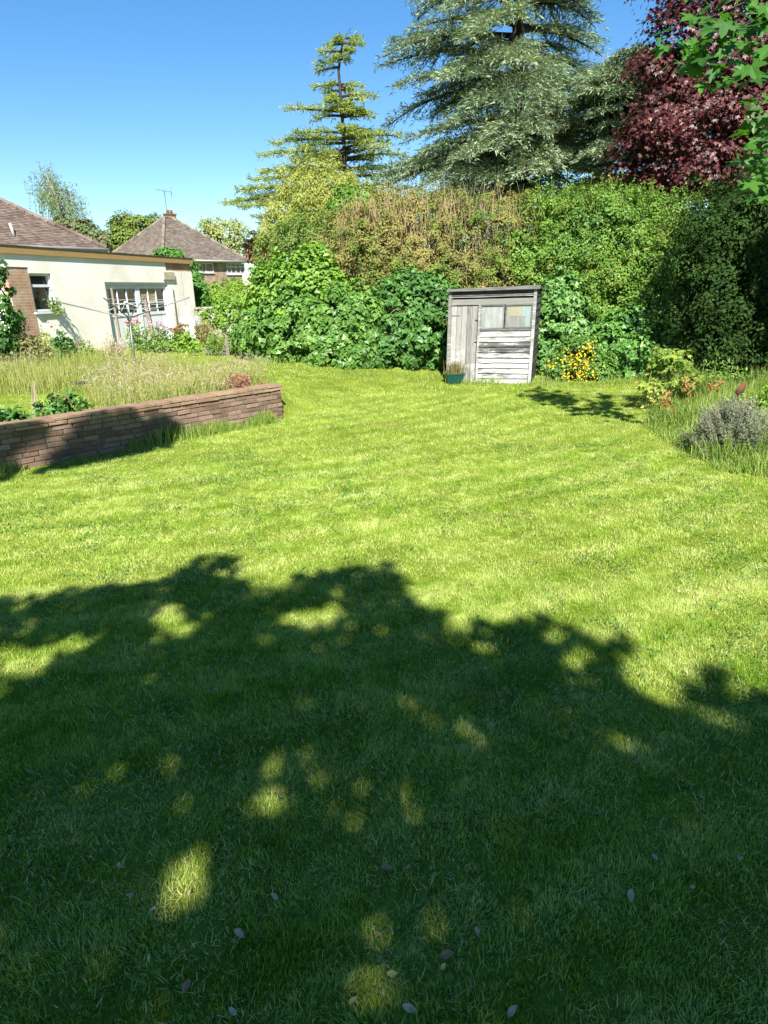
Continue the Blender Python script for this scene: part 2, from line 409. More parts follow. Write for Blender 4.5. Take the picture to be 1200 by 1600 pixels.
# clover and other small broad leaves in the near turf
M_CLOV = leaf_mat('clover_leaf', [(.035, .10, .016), (.07, .17, .028), (.13, .26, .05)], .3, .5, .3, 2, .3)
x, y = mown_points(60000, 1.2, 9); k = vnoise(x*1.7, y*1.7, 81)*.55+vnoise(x*5, y*5, 82)*.45; kk = k > .60; x, y = x[kk], y[kk]; n = len(x)
P = np.stack([x, y, terrain(x, y)+U(.012, .034, n)], 1)
tag(leaves('clover_patches', M_CLOV, None, P, rng.normal(size=(n, 3))*.4+np.array([0, -.1, 1.]), U(.009, .022, n), OVAL, .95, 0), kind='stuff')

# ------------------------------------------------------------------ long grass
def long_grass(name, m, x, y, L, Wd, lm=.35, seg=3):
    n = len(x); th = U(0, 2*PI, n); lean = np.stack([np.cos(th), np.sin(th)], 1)*(np.abs(rng.normal(size=(n, 1)))*lm)
    ln = np.linalg.norm(lean, axis=1); lean *= (np.minimum(ln, .93)/(ln+1e-9))[:, None]
    P = np.stack([x, y, terrain(x, y)-.01], 1)
    return blade_mesh(name, None, P, L, Wd, lean, U(0, 2*PI, n), np.clip(U(0, 1, n), 0, 1), seg)
def poly_dist(x, y, poly):
    d = np.full(len(x), 1e9); m = len(poly)
    for i in range(m):
        a, c = np.array(poly[i][:2]), np.array(poly[(i+1) % m][:2]); e = c-a
        t = np.clip(((x-a[0])*e[0]+(y-a[1])*e[1])/(e @ e), 0, 1); d = np.minimum(d, np.hypot(x-a[0]-t*e[0], y-a[1]-t*e[1]))
    return d
def poly_points(poly, n):
    a = np.array(poly); lo, hi = a.min(0), a.max(0)
    x = U(lo[0], hi[0], n*4); y = U(lo[1], hi[1], n*4); ok = inpoly(x, y, poly)
    return x[ok][:n], y[ok][:n]
M_MEAD = leaf_mat('meadow_grass', [(.10, .17, .02), (.19, .25, .04), (.34, .33, .10), (.46, .38, .19)], .3, .6, .2, .8, .45)
x, y = poly_points(MEADOW, 30000)
hgt = (.10+.24*vnoise(x*.9, y*.9, 41)+.12*vnoise(x*3, y*3, 42))*(.3+.7*sm(poly_dist(x, y, MEADOW)/.5))
parts = [long_grass('m', None, x, y, hgt*U(.6, 1.3, len(x)), U(.006, .013, len(x)), .45)]
x, y = poly_points(MEADOW, 9000)
parts.append(long_grass('m', None, x, y, U(.3, .6, len(x)), np.full(len(x), .005), .25))
mead = cat_mesh('meadow_grass', M_MEAD, parts); tag(mead, kind='stuff')
# pale seed heads that stand above the meadow
M_SEED = leaf_mat('seed_heads', [(.26, .20, .10), (.40, .31, .20), (.48, .37, .29), (.40, .36, .2)], .25, .8, .1, 1., .3, (1.1, 1, .8))
x, y = poly_points(MEADOW, 26000); keep = vnoise(x*.8, y*.8, 44)+U(-.2, .2, len(x)) > .45; x, y = x[keep], y[keep]
n = len(x); P = np.stack([x, y, terrain(x, y)+U(.15, .52, n)], 1)
o = leaves('seed_heads', M_SEED, None, P, rng.normal(size=(n, 3)), U(.022, .06, n), KITE, .24, 0, None, norm(rng.normal(size=(n, 3))*.45+np.array([0, 0, .8])))
tag(o, kind='stuff')
# long grass of the right-hand bed
M_TALL = leaf_mat('tall_green_grass', [(.07, .14, .02), (.15, .24, .035), (.27, .34, .07), (.44, .42, .17)], .35, .5, .3, 1.2, .4)
x, y = poly_points(BED, 120000); kk = x < .62*y+.5; x, y = x[kk][:46000], y[kk][:46000]
hgt = (.13+.40*vnoise(x*2.1, y*2.1, 51)**1.3)*U(.4, 1.4, len(x))*(.28+.72*sm(poly_dist(x, y, BED)/.55))
edge = np.clip((x-4.3+.25*(11-y))*1.5, .35, 1)
parts = [long_grass('t', None, x, y, hgt, U(.005, .012, len(x)), .62)]
tall = cat_mesh('tall_bed_grass', M_TALL, parts); tag(tall, kind='stuff')
# tufts the mower left along the foot of the brick wall
u = np.concatenate([-U(0, 5.6, 2600), -U(0, 1.8, 1600), U(-.1, .35, 300)]); k = vnoise(u*2.2, u*0, 55)
d = -np.abs(rng.normal(size=len(u)))*.11-.01
x = W1[0]+u*WT[0]+d*WN[0]; y = W1[1]+u*WT[1]+d*WN[1]
keep = k+U(-.2, .2, len(u)) > .52; x, y, k = x[keep], y[keep], k[keep]
wt = cat_mesh('wall_foot_grass', M_TALL, [long_grass('w', None, x, y, (.03+.26*k**1.5)*U(.4, 1.4, len(x)), U(.005, .010, len(x)), .4)]); tag(wt, kind='stuff')
# ragged grass along the foot of the hedge and shed
pts = np.concatenate([np.array([g(a, b)[:2]])+rng.normal(size=(150, 2))*np.array([.22, .14]) for a, b in [(400, 566), (430, 571), (470, 578), (510, 583), (550, 585), (590, 588), (630, 590), (670, 590), (850, 600), (880, 604), (920, 604), (960, 600), (1000, 598), (832, 600), (730, 598), (760, 600)]])
x, y = pts[:, 0], pts[:, 1]
hf = cat_mesh('hedge_foot_grass', M_TALL, [long_grass('w', None, x, y, (.03+.27*vnoise(x*2.3, y*2.3, 57)**1.5)*U(.4, 1.3, len(x)), U(.007, .013, len(x)), .5)]); tag(hf, kind='stuff')

# ================================================================== brick garden wall
M_BRICK = simple_mat('weathered_wall_brick', [(.045, .028, .02), (.125, .078, .053), (.215, .145, .10), (.36, .30, .22)], 6, .95, .1, .9, 0, 8, .38)
M_COPE = simple_mat('mossy_coping', [(.06, .042, .028), (.17, .108, .07), (.27, .185, .115), (.38, .34, .22)], 7, .95, .1, .9, 0, 8, .25)
M_MORTAR = simple_mat('old_mortar', [(.06, .05, .04), (.14, .12, .1)], 20, .95, .1, .4)
bw = thing('brick_garden_wall', 'long low weathered brick retaining wall edging the raised side of the lawn', 'wall', (W1[0], W1[1], 0))
wf = frame([W1[0], W1[1], 0], [WT[0], WT[1], 0], [-WN[0], -WN[1], 0])    # w<0 is behind
LW = 7.0; CH = .0735; NC = 7
MB().box(wf, (-LW, -.205, -.1), (-.012, -.012, NC*CH+.01)).build('mortar_core', M_MORTAR, bw)
b = MB()
for c in range(NC):
    u = 0.0
    first = True
    while u > -LW:
        l = U(.19, .28)*(.5 if (first and c % 2) else 1); first = False
        o_ = U(-.004, .005)
        b.box(wf, (u-l+.007, -.10, c*CH+.008), (u-.005, o_+U(-.006, .004), (c+1)*CH-.004), .0055); u -= l
    # the end of the wall
    b.box(wf, (-.10, -.218, c*CH+.006), (U(-.003, .004), -.105, (c+1)*CH-.004), .002)
b.build('brick_face', M_BRICK, bw, bevel=.004)
b = MB()
for c in range(2):
    u = .03
    while u > -LW:
        l = U(.26, .42)
        b.box(wf, (u-l+.005, -.25, NC*CH+.004+c*.052), (u-.003, .022+U(-.005, .006)+.006*c, NC*CH+.052+c*.052), .007); u -= l
b.build('coping', M_COPE, bw, bevel=.006)
# ================================================================== timber shed
M_WHITE_BOARD = None
def board_mat(name, base, dark, white=None, wamt=.5, vertical=False):
    m, nt = nm(name)
    st = (14, 14, 1.2) if vertical else (1.0, 1.0, 16)
    n1 = noise(nt, 3.0, 6, .7, pos(nt, st)); n2 = noise(nt, 2.3, 5, .7, pos(nt, (1, 1, 3)))
    c = ramp(nt, mth(nt, 'ADD', mth(nt, 'MULTIPLY', n1, .7), mth(nt, 'MULTIPLY', attr(nt), .3)), [dark, base, tuple(min(1, v*1.5) for v in base)], [.3, .5, .75])
    if white:
        gm = N(nt, 'ShaderNodeNewGeometry'); sp = N(nt, 'ShaderNodeSeparateXYZ'); nt.links.new(gm.outputs['Position'], sp.inputs[0])
        zf = mth(nt, 'MULTIPLY', mth(nt, 'SUBTRACT', 1.0, sp.outputs[2]), .10)
        f = mth(nt, 'ADD', mth(nt, 'ADD', mth(nt, 'MULTIPLY', n2, .6), mth(nt, 'MULTIPLY', n1, .35)), mth(nt, 'ADD', mth(nt, 'MULTIPLY', attr(nt), .14), zf))
        fr = ramp(nt, f, [(0, 0, 0), (1, 1, 1)], [.60-wamt*.12, .68-wamt*.12])
        c = mix(nt, fr, c, white)
    out(nt, pbsdf(nt, c, .85, .15, 0, n1, .5, .006)); return m
M_LAP = board_mat('flaking_white_boards', (.16, .154, .142), (.03, .029, .027), (.33, .32, .30), .7)
M_GREYWOOD = board_mat('grey_weathered_timber', (.21, .20, .18), (.07, .066, .06), (.34, .33, .30), .0, True)
M_GREYRAIL = board_mat('grey_timber_rails', (.15, .145, .13), (.045, .042, .038), (.33, .32, .295), .2)
M_SHADELAP = board_mat('shade_toned_boards', (.055, .05, .045), (.015, .014, .013), (.3, .29, .27), -1.2)  # bare boards; the right side's shade is put into this dark colour
M_FELT = simple_mat('roof_felt', [(.05, .05, .05), (.16, .155, .15)], 5, .9, .1, .5)
M_IRON = simple_mat('rusty_iron', [(.02, .018, .016), (.07, .045, .03)], 30, .7, .3, .3, .3)
def glass_mat(name, col, rough=.12, spec=.6, n=0.):
    m, nt = nm(name)
    f = noise(nt, 3., 4, .6, pos(nt, (4, 4, 1)))
    c = ramp(nt, f, [tuple(v*.6 for v in col), col], [.3, .7]); out(nt, pbsdf(nt, c, rough, spec)); return m
M_DUSTY = glass_mat('dusty_white_pane', (.30, .305, .29), .3)
M_DUSTY2 = glass_mat('dusty_grey_pane', (.21, .212, .195), .3)
sb = g(699, 597); sbr = g(821, 597)
ux = np.array([sbr[0]-sb[0], 0, 0]); WS = np.linalg.norm(ux)
ang = math.radians(-17.0)   # right end a little nearer
ux = np.array([math.cos(ang), math.sin(ang), 0]); WS = WS/math.cos(ang)*1.02
uo = np.array([math.sin(ang), -math.cos(ang), 0])
S0 = np.array([sb[0], sb[1], -.01])
sf = frame(S0, ux, uo)
kS = np.linalg.norm(sb-CAM)/F            # metres per pixel at the shed
HL = 134*kS; HR = 136*kS; DS = 1.5
def shear(fr):                           # the old shed has sagged out of square
    def f(V):
        V = np.array(V, float); V[:, 0] += V[:, 2]*.030; V[:, 0] += (V[:, 1])*.0
        return fr(V)
    return f
sf = shear(sf)
shed = thing('timber_shed', 'small leaning timber shed with flaking white boards in front of the hedge', 'shed', S0)
px = kS
xd0, xd1 = 3*px, 41*px                   # door
xw = 45*px
def hl(x): return HL+(HR-HL)*x/WS        # roof line
b = MB()                                 # lapped boards under the windows
def lap(b, x0, x1, z0, z1, w=0.0, r=None, sk=0):
    a = U(-.010, .010); c = U(-.010, .010); t = .012
    V = [[x0, w+.002, z0+a], [x1, w+.002, z0+c], [x1, w-.02, z0+c], [x0, w-.02, z0+a], [x0, w-.012, z1+a], [x1, w-.012, z1+c], [x1, w-.025, z1+c], [x0, w-.025, z1+a]]
    V = np.array(V); V[:4, 1] += np.array([.016, .016, 0, 0])+U(0, .008)
    n = 6; Vs = []
    for i in range(n+1):                 # slight warp along the board
        t_ = i/n; wv = U(-.006, .006)
        L_, R_ = V[[0, 3, 4, 7]], V[[1, 2, 5, 6]]
        q = L_*(1-t_)+R_*t_; q[:, 2] += wv; Vs.append(q)
    Vs = np.concatenate(Vs); Fc = []
    for i in range(n):
        k = i*4; Fc += [(k, k+4, k+6, k+2), (k+1, k+3, k+7, k+5), (k, k+1, k+5, k+4), (k+2, k+6, k+7, k+3)]
    b.add(sf(Vs), Fc, r)
zt = 76*px; nb = 10
for i in range(nb):
    z0 = i*zt/nb; lap(b, xw-.02*(i % 3 == 0), WS-.045-(.02*U()), z0+.004, z0+zt/nb+.012, .0, None)
for i in range(3):                       # boards above the windows
    z0 = 122*px+i*.055
    lap(b, .05, WS-.05, z0+.02*(i == 0), z0+.07, .0)
b.build('front_boards', M_LAP, shed)
b = MB()
b.box(sf, (xw-.03, -.03, zt+.004), (WS-.05, .012, zt+.05), .003)         # sill rail
b.box(sf, (.05, -.03, 113*px), (WS-.05, .014, 121*px), .004)            # head rail
b.box(sf, (xw-.04, -.03, .03), (xw+.015, .015, 113*px-.004), .003)       # door post
b.build('wall_rails', M_GREYRAIL, shed)
b = MB()
b.box(sf, (-.03, -.06, 0), (.045, .016, HL-.02), .004); b.build('corner_post', M_GREYRAIL, shed)
b = MB()
b.box(sf, (WS-.045, -.06, 0), (WS+.02, .03, HR-.03), .004); b.build('corner_post', M_LAP, shed)
# door
b = MB(); nbd = 5; w_ = (xw-.05-.055)/nbd
for i in range(nbd):
    x0 = .052+i*w_; b.box(sf, (x0, -.03, .015+U(0, .02)), (x0+w_-.006, .006+U(-.003, .003), 112*px-.01+U(-.008, .004)), .003)
door = b.build('door', M_GREYWOOD, shed)
b = MB()
for z in (98*px, 20*px): MB().box(sf, (.045, .008, z), (.24, .018, z+.022), .002).build('strap_hinge', M_GREYRAIL, door)
b = MB(); 
for z in (60*px, 91*px): MB().box(sf, (xw-.10, .008, z), (xw-.03, .02, z+.02)).build('latch', M_IRON, door)
# two windows
z0w, z1w = zt+.055, 113*px-.006; xm = xw+(WS-.05-xw)*.475
def swin(x0, x1, pm, inner):
    b = MB(); t = .022
    b.box(sf, (x0, -.03, z0w), (x1, .010, z0w+t)); b.box(sf, (x0, -.03, z1w-t), (x1, .010, z1w))
    b.box(sf, (x0, -.03, z0w+t+.001), (x0+t, .012, z1w-t-.001)); b.box(sf, (x1-t, -.03, z0w+t+.001), (x1, .012, z1w-t-.001))
    w = b.build('window', M_GREYRAIL, shed)
    MB().box(sf, (x0+t+.001, -.026, z0w+t+.001), (x1-t-.001, -.018, z1w-t-.001)).build('pane', pm, w)
    return w
swin(xw+.02, xm-.012, M_DUSTY, 0); w2 = swin(xm+.012, WS-.055, M_DUSTY2, 1)
M_MINT = simple_mat('pale_mint_sheet', [(.17, .225, .205), (.21, .27, .25)], 4, .5)
M_CREAM = simple_mat('cream_paper', [(.20, .185, .12), (.25, .23, .16)], 4, .7)
wx0, wx1 = xm+.04, WS-.085; ww = wx1-wx0
# sheets of card propped against the inside of the glass show through it
MB().box(sf, (wx1-ww*.2, -.0175, z0w+.03), (wx1-.004, -.0165, z1w-.03)).build('card_sheet', M_MINT, w2)
MB().box(sf, (wx1-ww*.36, -.0160, z0w+(z1w-z0w)*.5), (wx1-ww*.21, -.0150, z1w-.035)).build('card_sheet', M_MINT, w2)
MB().box(sf, (wx0+ww*.04, -.0175, z0w+(z1w-z0w)*.52), (wx1-ww*.37, -.0165, z1w-.03)).build('card_sheet', M_CREAM, w2)
# side, back, roof
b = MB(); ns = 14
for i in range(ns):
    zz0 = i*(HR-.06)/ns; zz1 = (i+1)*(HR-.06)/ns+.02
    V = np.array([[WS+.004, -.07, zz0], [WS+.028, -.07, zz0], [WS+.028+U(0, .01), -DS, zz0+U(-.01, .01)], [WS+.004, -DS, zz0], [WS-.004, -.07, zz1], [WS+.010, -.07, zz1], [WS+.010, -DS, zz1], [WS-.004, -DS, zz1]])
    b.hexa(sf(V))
b.build('side_boards', M_SHADELAP, shed)
b = MB(); b.box(sf, (-.02, -DS, 0), (.0, -.065, HL-.06)); b.box(sf, (.004, -DS, 0), (WS-.01, -DS+.03, HL-.06)); b.build('rear_boards', M_SHADELAP, shed)
b = MB()
V = np.array([[-.05, .07, HL-.012], [WS+.07, .07, HR-.012], [WS+.07, -DS-.05, HR-.1], [-.05, -DS-.05, HL-.1], [-.05, .07, HL+.022], [WS+.07, .07, HR+.022], [WS+.07, -DS-.05, HR-.06], [-.05, -DS-.05, HL-.06]])
b.hexa(sf(V)); roof = b.build('roof', M_FELT, shed, bevel=.006)
b = MB()
V = np.array([[-.06, .072, HL-.03], [WS+.085, .072, HR-.05], [WS+.085, .092, HR-.05], [-.06, .092, HL-.03], [-.06, .072, HL+.028], [WS+.085, .072, HR+.03], [WS+.085, .088, HR+.03], [-.06, .088, HL+.028]])
b.hexa(sf(V)); b.build('fascia_board', M_GREYRAIL, roof)
# planter by the door
M_POT = simple_mat('green_plastic', [(.002, .03, .02), (.005, .05, .034)], 8, .4, .5, .05)
M_RIM = simple_mat('terracotta_rim', [(.15, .07, .035), (.2, .11, .06)], 18, .9, .2, .3)
pc = g(709, 598); pc = pc+np.array([0, -.05, 0])
pot = thing('green_planter', 'dark green square tub of dry plants by the shed door', 'planter', pc)
r = 13*kS; h = 15*kS; th = .015
pf = frame(pc, np.array([.99, .1, 0]), np.array([.1, -.99, 0]))
b = MB()
def taper(b, x0, x1, y0, y1, z0, z1, k=.88):
    V = np.array([[x0*k, y0*k, z0], [x1*k, y0*k, z0], [x1*k, y1*k, z0], [x0*k, y1*k, z0], [x0, y0, z1], [x1, y0, z1], [x1, y1, z1], [x0, y1, z1]]); b.hexa(pf(V))
taper(b, -r, r, -r, r, 0, h-.03); b.build('tub', M_POT, pot, bevel=.008)
b = MB(); e = r+.012
b.box(pf, (-e, -e, h-.03), (e, -r+.02, h+.004)); b.box(pf, (-e, r-.02, h-.03), (e, e, h+.004)); b.box(pf, (-e, -r+.021, h-.03), (-r+.02, r-.021, h+.004)); b.box(pf, (r-.02, -r+.021, h-.03), (e, r-.021, h+.004))
b.build('tub_rim', M_POT, pot)
b = MB(); b.box(pf, (-r+.021, -r+.021, h-.028), (r-.021, r-.021, h-.004)); b.build('potting_soil', M_RIM, pot)
n = 260; M_DRY = leaf_mat('dry_stalks', [(.14, .11, .04), (.2, .17, .075), (.12, .14, .03)], .3, .7, .1)
P = pc+np.stack([rng.normal(size=n)*.10+.02, rng.normal(size=n)*.06, np.full(n, h-.02)], 1)
th_ = U(0, 2*PI, n); lean = np.stack([np.cos(th_), np.sin(th_)], 1)*np.abs(rng.normal(size=(n, 1)))*.4
cat_mesh('dry_foliage', M_DRY, [blade_mesh('d', None, P, U(.12, .36, n), U(.006, .014, n), np.clip(lean, -.9, .9)*.9, U(0, 2*PI, n), U(0, 1, n), 3)], pot)

# ================================================================== rendered extension
def wallmat():
    m, nt = nm('cream_render')
    p = pos(nt); n1 = noise(nt, .8, 5, .6, p); n2 = noise(nt, 25, 5, .7, p)
    c = ramp(nt, n1, [(.68, .62, .51), (.79, .74, .64), (.84, .80, .71)], [.3, .5, .7])
    stn = ramp(nt, noise(nt, 2.2, 5, .7, pos(nt, (1, 1, .35))), [(1, 1, 1), (0, 0, 0)], [.26, .36])
    c = mix(nt, mth(nt, 'MULTIPLY', stn, .35), c, (.36, .31, .22))
    out(nt, pbsdf(nt, c, .9, .15, 0, n2, .35, .008)); return m
M_RENDER = wallmat()
def brickmat(name, c1, c2, mort, sc=1., uv=None):
    m, nt = nm(name)
    br = N(nt, 'ShaderNodeTexBrick', inp={'Scale': 1., 'Mortar Size': .008, 'Brick Width': .225, 'Row Height': .075, 'Bias': -.2})
    br.inputs['Color1'].default_value = (*c1, 1); br.inputs['Color2'].default_value = (*c2, 1); br.inputs['Mortar'].default_value = (*mort, 1)
    gm = N(nt, 'ShaderNodeNewGeometry'); sp = N(nt, 'ShaderNodeSeparateXYZ'); nt.links.new(gm.outputs['Position'], sp.inputs[0])
    cb = N(nt, 'ShaderNodeCombineXYZ')
    nt.links.new(mth(nt, 'ADD', mth(nt, 'MULTIPLY', sp.outputs[0], uv[0]), mth(nt, 'MULTIPLY', sp.outputs[1], uv[1])), cb.inputs[0]); nt.links.new(sp.outputs[2], cb.inputs[1])
    nt.links.new(cb.outputs[0], br.inputs[0])
    c = mix(nt, .55, br.outputs[0], ramp(nt, noise(nt, 2.6, 6, .7, pos(nt)), [(.17, .10, .06), (.34, .25, .16), (.5, .44, .34)], [.3, .5, .72]), 'MIX')
    out(nt, pbsdf(nt, c, .9, .15, 0, br.outputs[1], -.4, .01)); return m
GB = .52                                               # ground level by the building
tB = at(297, 405, 26.0); zT = tB[2]; tA = gz(3, 384, zT)
eu = norm((tB-tA)*np.array([1, 1, 0])); en = np.array([eu[1], -eu[0], 0]); LE = np.linalg.norm((tB-tA)[:2])
EO = np.array([tA[0], tA[1], 0.]); ef = frame(EO, eu, en)
def fac(px, py, off=0.):
    d = ray(px, py); t = ((EO+en*off-CAM) @ en)/(d @ en); p = CAM+d*t-EO
    return np.array([p @ eu, p[2]])
M_EBRICK = brickmat('exposed_old_brick', (.42, .17, .08), (.36, .25, .15), (.52, .46, .36), 1., (eu[0], eu[1]))
ext = thing('flat_roofed_extension', 'single storey cream rendered extension with peeling render and brown roof edge', 'house', (tB[0], tB[1], GB))
wtl, wbr = fac(45, 427), fac(86, 488); wu0, wu1 = fac(45.5, 427)[0], fac(79, 427)[0]; wv1 = fac(60, 427)[1]; wv0 = fac(72, 487)[1]
du0, du1 = fac(163, 440)[0], fac(262, 444)[0]; dv1 = fac(205, 441)[1]; dv0 = GB-.1
zt_ = zT-.16; T = .24
b = MB()
def pan(u0, u1, v0, v1): b.box(ef, (u0, -T, v0), (u1, 0, v1))
bu1 = wu1+.35
pan(.0, wu0, wv1+.14, zt_); pan(wu0+.0005, wu1, wv1, zt_); pan(wu1+.0005, du0, GB-.3, zt_); pan(du0+.0005, du1, dv1, zt_); pan(du1+.0005, LE, GB-.3, zt_-.28)
b.box(ef, (wu0+.0005, -T, wv0-.9), (wu1, -.02, wv0)) ; 
# returns and back
b.box(ef, (-.0, -5.5, GB-.3), (T, -T-.001, zt_)); b.box(ef, (LE-T, -5.5, GB-.3), (LE, -T-.001, zt_-.02)); b.box(ef, (T+.001, -5.5, GB-.3), (LE-T-.001, -5.3, zt_-.02))
b.build('rendered_wall', M_RENDER, ext)
b = MB()
b.box(ef, (.0, -T, GB-.3), (wu0, -.018, wv1+.139)); b.box(ef, (wu0+.0005, -T-.0, GB-.3), (wu1, -.019, wv0-.901))
b.build('exposed_brick', M_EBRICK, ext)
MB().box(ef, (du1+.02, -T, zt_-.279), (LE-.02, -.03, zt_-.001)).build('exposed_brick', M_EBRICK, ext)
# peeling edge of the render over the brick: ragged flakes
b = MB()
for i in range(16):
    t_ = (i+.5)/16; zz = GB+.05+t_*(wv0-GB-.15); e_ = wu0+(wu1-wu0+.15)*(1.05-.75*t_**1.5)+U(-.06, .06)
for i in range(14):
    z0 = GB-.25+i*(wv0-GB+.2)/14; z1 = z0+(wv0-GB+.2)/14
    e0 = wu0+.75-.55*(i/14)**2+U(-.06, .06); e0 = min(e0, wu1-.02)
    if e0 < wu1-.03: MB().box(ef, (e0, -.0185, z0), (wu1, .0005, z1-.0005)).build('render_flake', M_RENDER, ext)
M_FASCIA = simple_mat('brown_fascia_timber', [(.25, .145, .06), (.34, .21, .085), (.40, .27, .12)], 2.5, .6, .3, .15, 0, 6, 0, (1, 1, 8))
b = MB(); b.box(ef, (-.25, .0, zT-.17), (LE+.08, .05, zT+.02)); b.box(ef, (LE+.031, -5.5, zT-.17), (LE+.08, -.001, zT+.02)); b.build('fascia_board', M_FASCIA, ext)
b = MB(); b.box(ef, (-.28, -5.6, zt_+.001), (LE+.03, -.001, zT+.03)); b.box(ef, (-.28, .0, zT+.0205), (LE+.10, .07, zT+.035)); b.build('flat_roof', M_FELT, ext)
M_WFRAME = simple_mat('old_white_paint', [(.40, .42, .43), (.62, .64, .64), (.72, .73, .72)], 6, .6, .3, .15)
M_BLUEWHITE = simple_mat('chalky_white_paint', [(.46, .47, .47), (.66, .67, .67), (.76, .77, .76)], 5, .7, .2, .2, 0, 6, .3, (1, 1, .4))
M_DGLASS = glass_mat('dark_window_glass', (.018, .022, .022), .08, .5)
def ewin(u0, u1, v0, v1, split=None, fm=M_WFRAME, t=.055, w0=-.12, w1=-.05, parent=ext, fr=ef, name='window', gm=M_DGLASS, mull=()):
    b = MB()
    b.box(fr, (u0, w0, v0), (u1, w1, v0+t)); b.box(fr, (u0, w0, v1-t), (u1, w1, v1))
    b.box(fr, (u0, w0, v0+t+.001), (u0+t, w1+.001, v1-t-.001)); b.box(fr, (u1-t, w0, v0+t+.001), (u1, w1+.001, v1-t-.001))
    if split: b.box(fr, (u0+t+.001, w0, split-t*.6), (u1-t-.001, w1+.006, split+t*.6))
    for mu in mull: b.box(fr, (mu-t*.35, w0, v0+t+.002), (mu+t*.35, w1+.002, v1-t-.002))
    w = b.build(name, fm, parent)
    MB().box(fr, (u0+t+.001, w0+.01, v0+t+.001), (u1-t-.001, w0+.022, v1-t-.001)).build('pane', gm, w)
    return w
w = ewin(wu0+.01, wu1-.01, wv0+.005, wv1-.005, wv0+(wv1-wv0)*.68, w0=-.16, w1=-.06)
MB().box(ef, (wu0-.06, -.15, wv0-.05), (wu1+.08, .06, wv0)).build('sill', M_WFRAME, w)
# dark room behind the openings
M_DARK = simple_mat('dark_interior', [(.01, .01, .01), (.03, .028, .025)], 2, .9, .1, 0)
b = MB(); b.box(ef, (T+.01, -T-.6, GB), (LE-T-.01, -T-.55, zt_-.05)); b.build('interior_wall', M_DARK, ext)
# garage door: two glazed leaves
dw = du1-du0; fw = .09
b = MB(); b.box(ef, (du0, -.2, dv1-.1), (du1, -.05, dv1)); b.box(ef, (du0, -.2, dv0), (du0+fw, -.05, dv1-.101)); b.box(ef, (du1-fw*.6, -.2, dv0), (du1, -.05, dv1-.101)); b.build('door_frame', M_BLUEWHITE, ext)
def leafdoor(u0, u1, glass, warm):
    b = MB(); v1 = dv1-.105; vg = dv1-.105-(dv1-GB)*.40; st = .11
    b.box(ef, (u0, -.15, dv0), (u0+st, -.09, v1)); b.box(ef, (u1-st, -.15, dv0), (u1, -.09, v1))
    b.box(ef, (u0+st+.001, -.15, v1-.09), (u1-st-.001, -.092, v1)); b.box(ef, (u0+st+.001, -.15, vg-.10), (u1-st-.001, -.092, vg))
    nbx = 7; wb = (u1-u0-2*st-.004)/nbx
    for i in range(nbx): b.box(ef, (u0+st+.002+i*wb, -.14, dv0), (u0+st+.002+(i+1)*wb-.008, -.11, vg-.101))
    d = b.build('garage_door', M_BLUEWHITE, ext)
    gu0, gu1 = u0+st+.002, u1-st-.002; gw = (gu1-gu0)/3; gh = v1-.092-vg
    b = MB()
    for i in (1, 2): b.box(ef, (gu0+i*gw-.017, -.14, vg+.001), (gu0+i*gw+.017, -.098, v1-.091))
    for i in range(3): b.box(ef, (gu0+i*gw+.018, -.139, vg+gh*.40-.015), (gu0+(i+1)*gw-.018, -.099, vg+gh*.40+.015))
    b.build('glazing_bar', M_BLUEWHITE, d)
    MB().box(ef, (gu0, -.135, vg+.001), (gu1, -.127, v1-.091)).build('pane', M_DGLASS, d)
    if warm: MB().box(ef, (gu0+.02, -.1265, vg+gh*.42), (gu0+2*gw-.02, -.1255, v1-.1)).build('card_sheet', M_CARDB, d)
M_CARDB = simple_mat('brown_card', [(.26, .18, .08), (.42, .32, .17)], 3, .8)
mid = du0+fw+(dw-fw*1.6)*.5
leafdoor(du0+fw+.002, mid-.004, M_DGLASS, False); leafdoor(mid+.004, du1-fw*.6-.002, M_DGLASS, True)
# brick block stuck out under the roof edge, and a drain pipe with a crack beside it
M_PIPE = simple_mat('weathered_pipe', [(.20, .18, .15), (.38, .34, .28)], 10, .7)
lu0, lu1 = fac(254, 432)[0], fac(271, 432)[0]; lv0, lv1 = fac(262, 437)[1], fac(262, 425)[1]
MB().box(ef, (lu0, .0, lv0), (lu1, .06, lv1), .004).build('padstone', simple_mat('tan_stone', [(.34, .28, .18), (.5, .43, .30)], 6, .9), ext)
pu = fac(266, 450)[0]; pv = fac(266, 445)[1]
b = MB(); b.tube([ef(np.array([[pu, .05, pv]]))[0], ef(np.array([[pu+.03, .05, (pv+GB)/2]]))[0], ef(np.array([[pu+.01, .05, GB-.1]]))[0]], .03, 8); b.build('waste_pipe', M_PIPE, ext, True)
b = MB()
for i, (pu2, a, c) in enumerate(((fac(283, 440)[0], fac(283, 425)[1], GB+.9), (fac(276, 470)[0], GB+1.2, GB+.3))):
    pts = []; 
    for k in range(9): pts.append(ef(np.array([[pu2+U(-.08, .08)+.02*k, .001, a+(c-a)*k/8]]))[0])
    b.tube(pts, .008, 4)
b.build('render_crack', M_PIPE, ext)

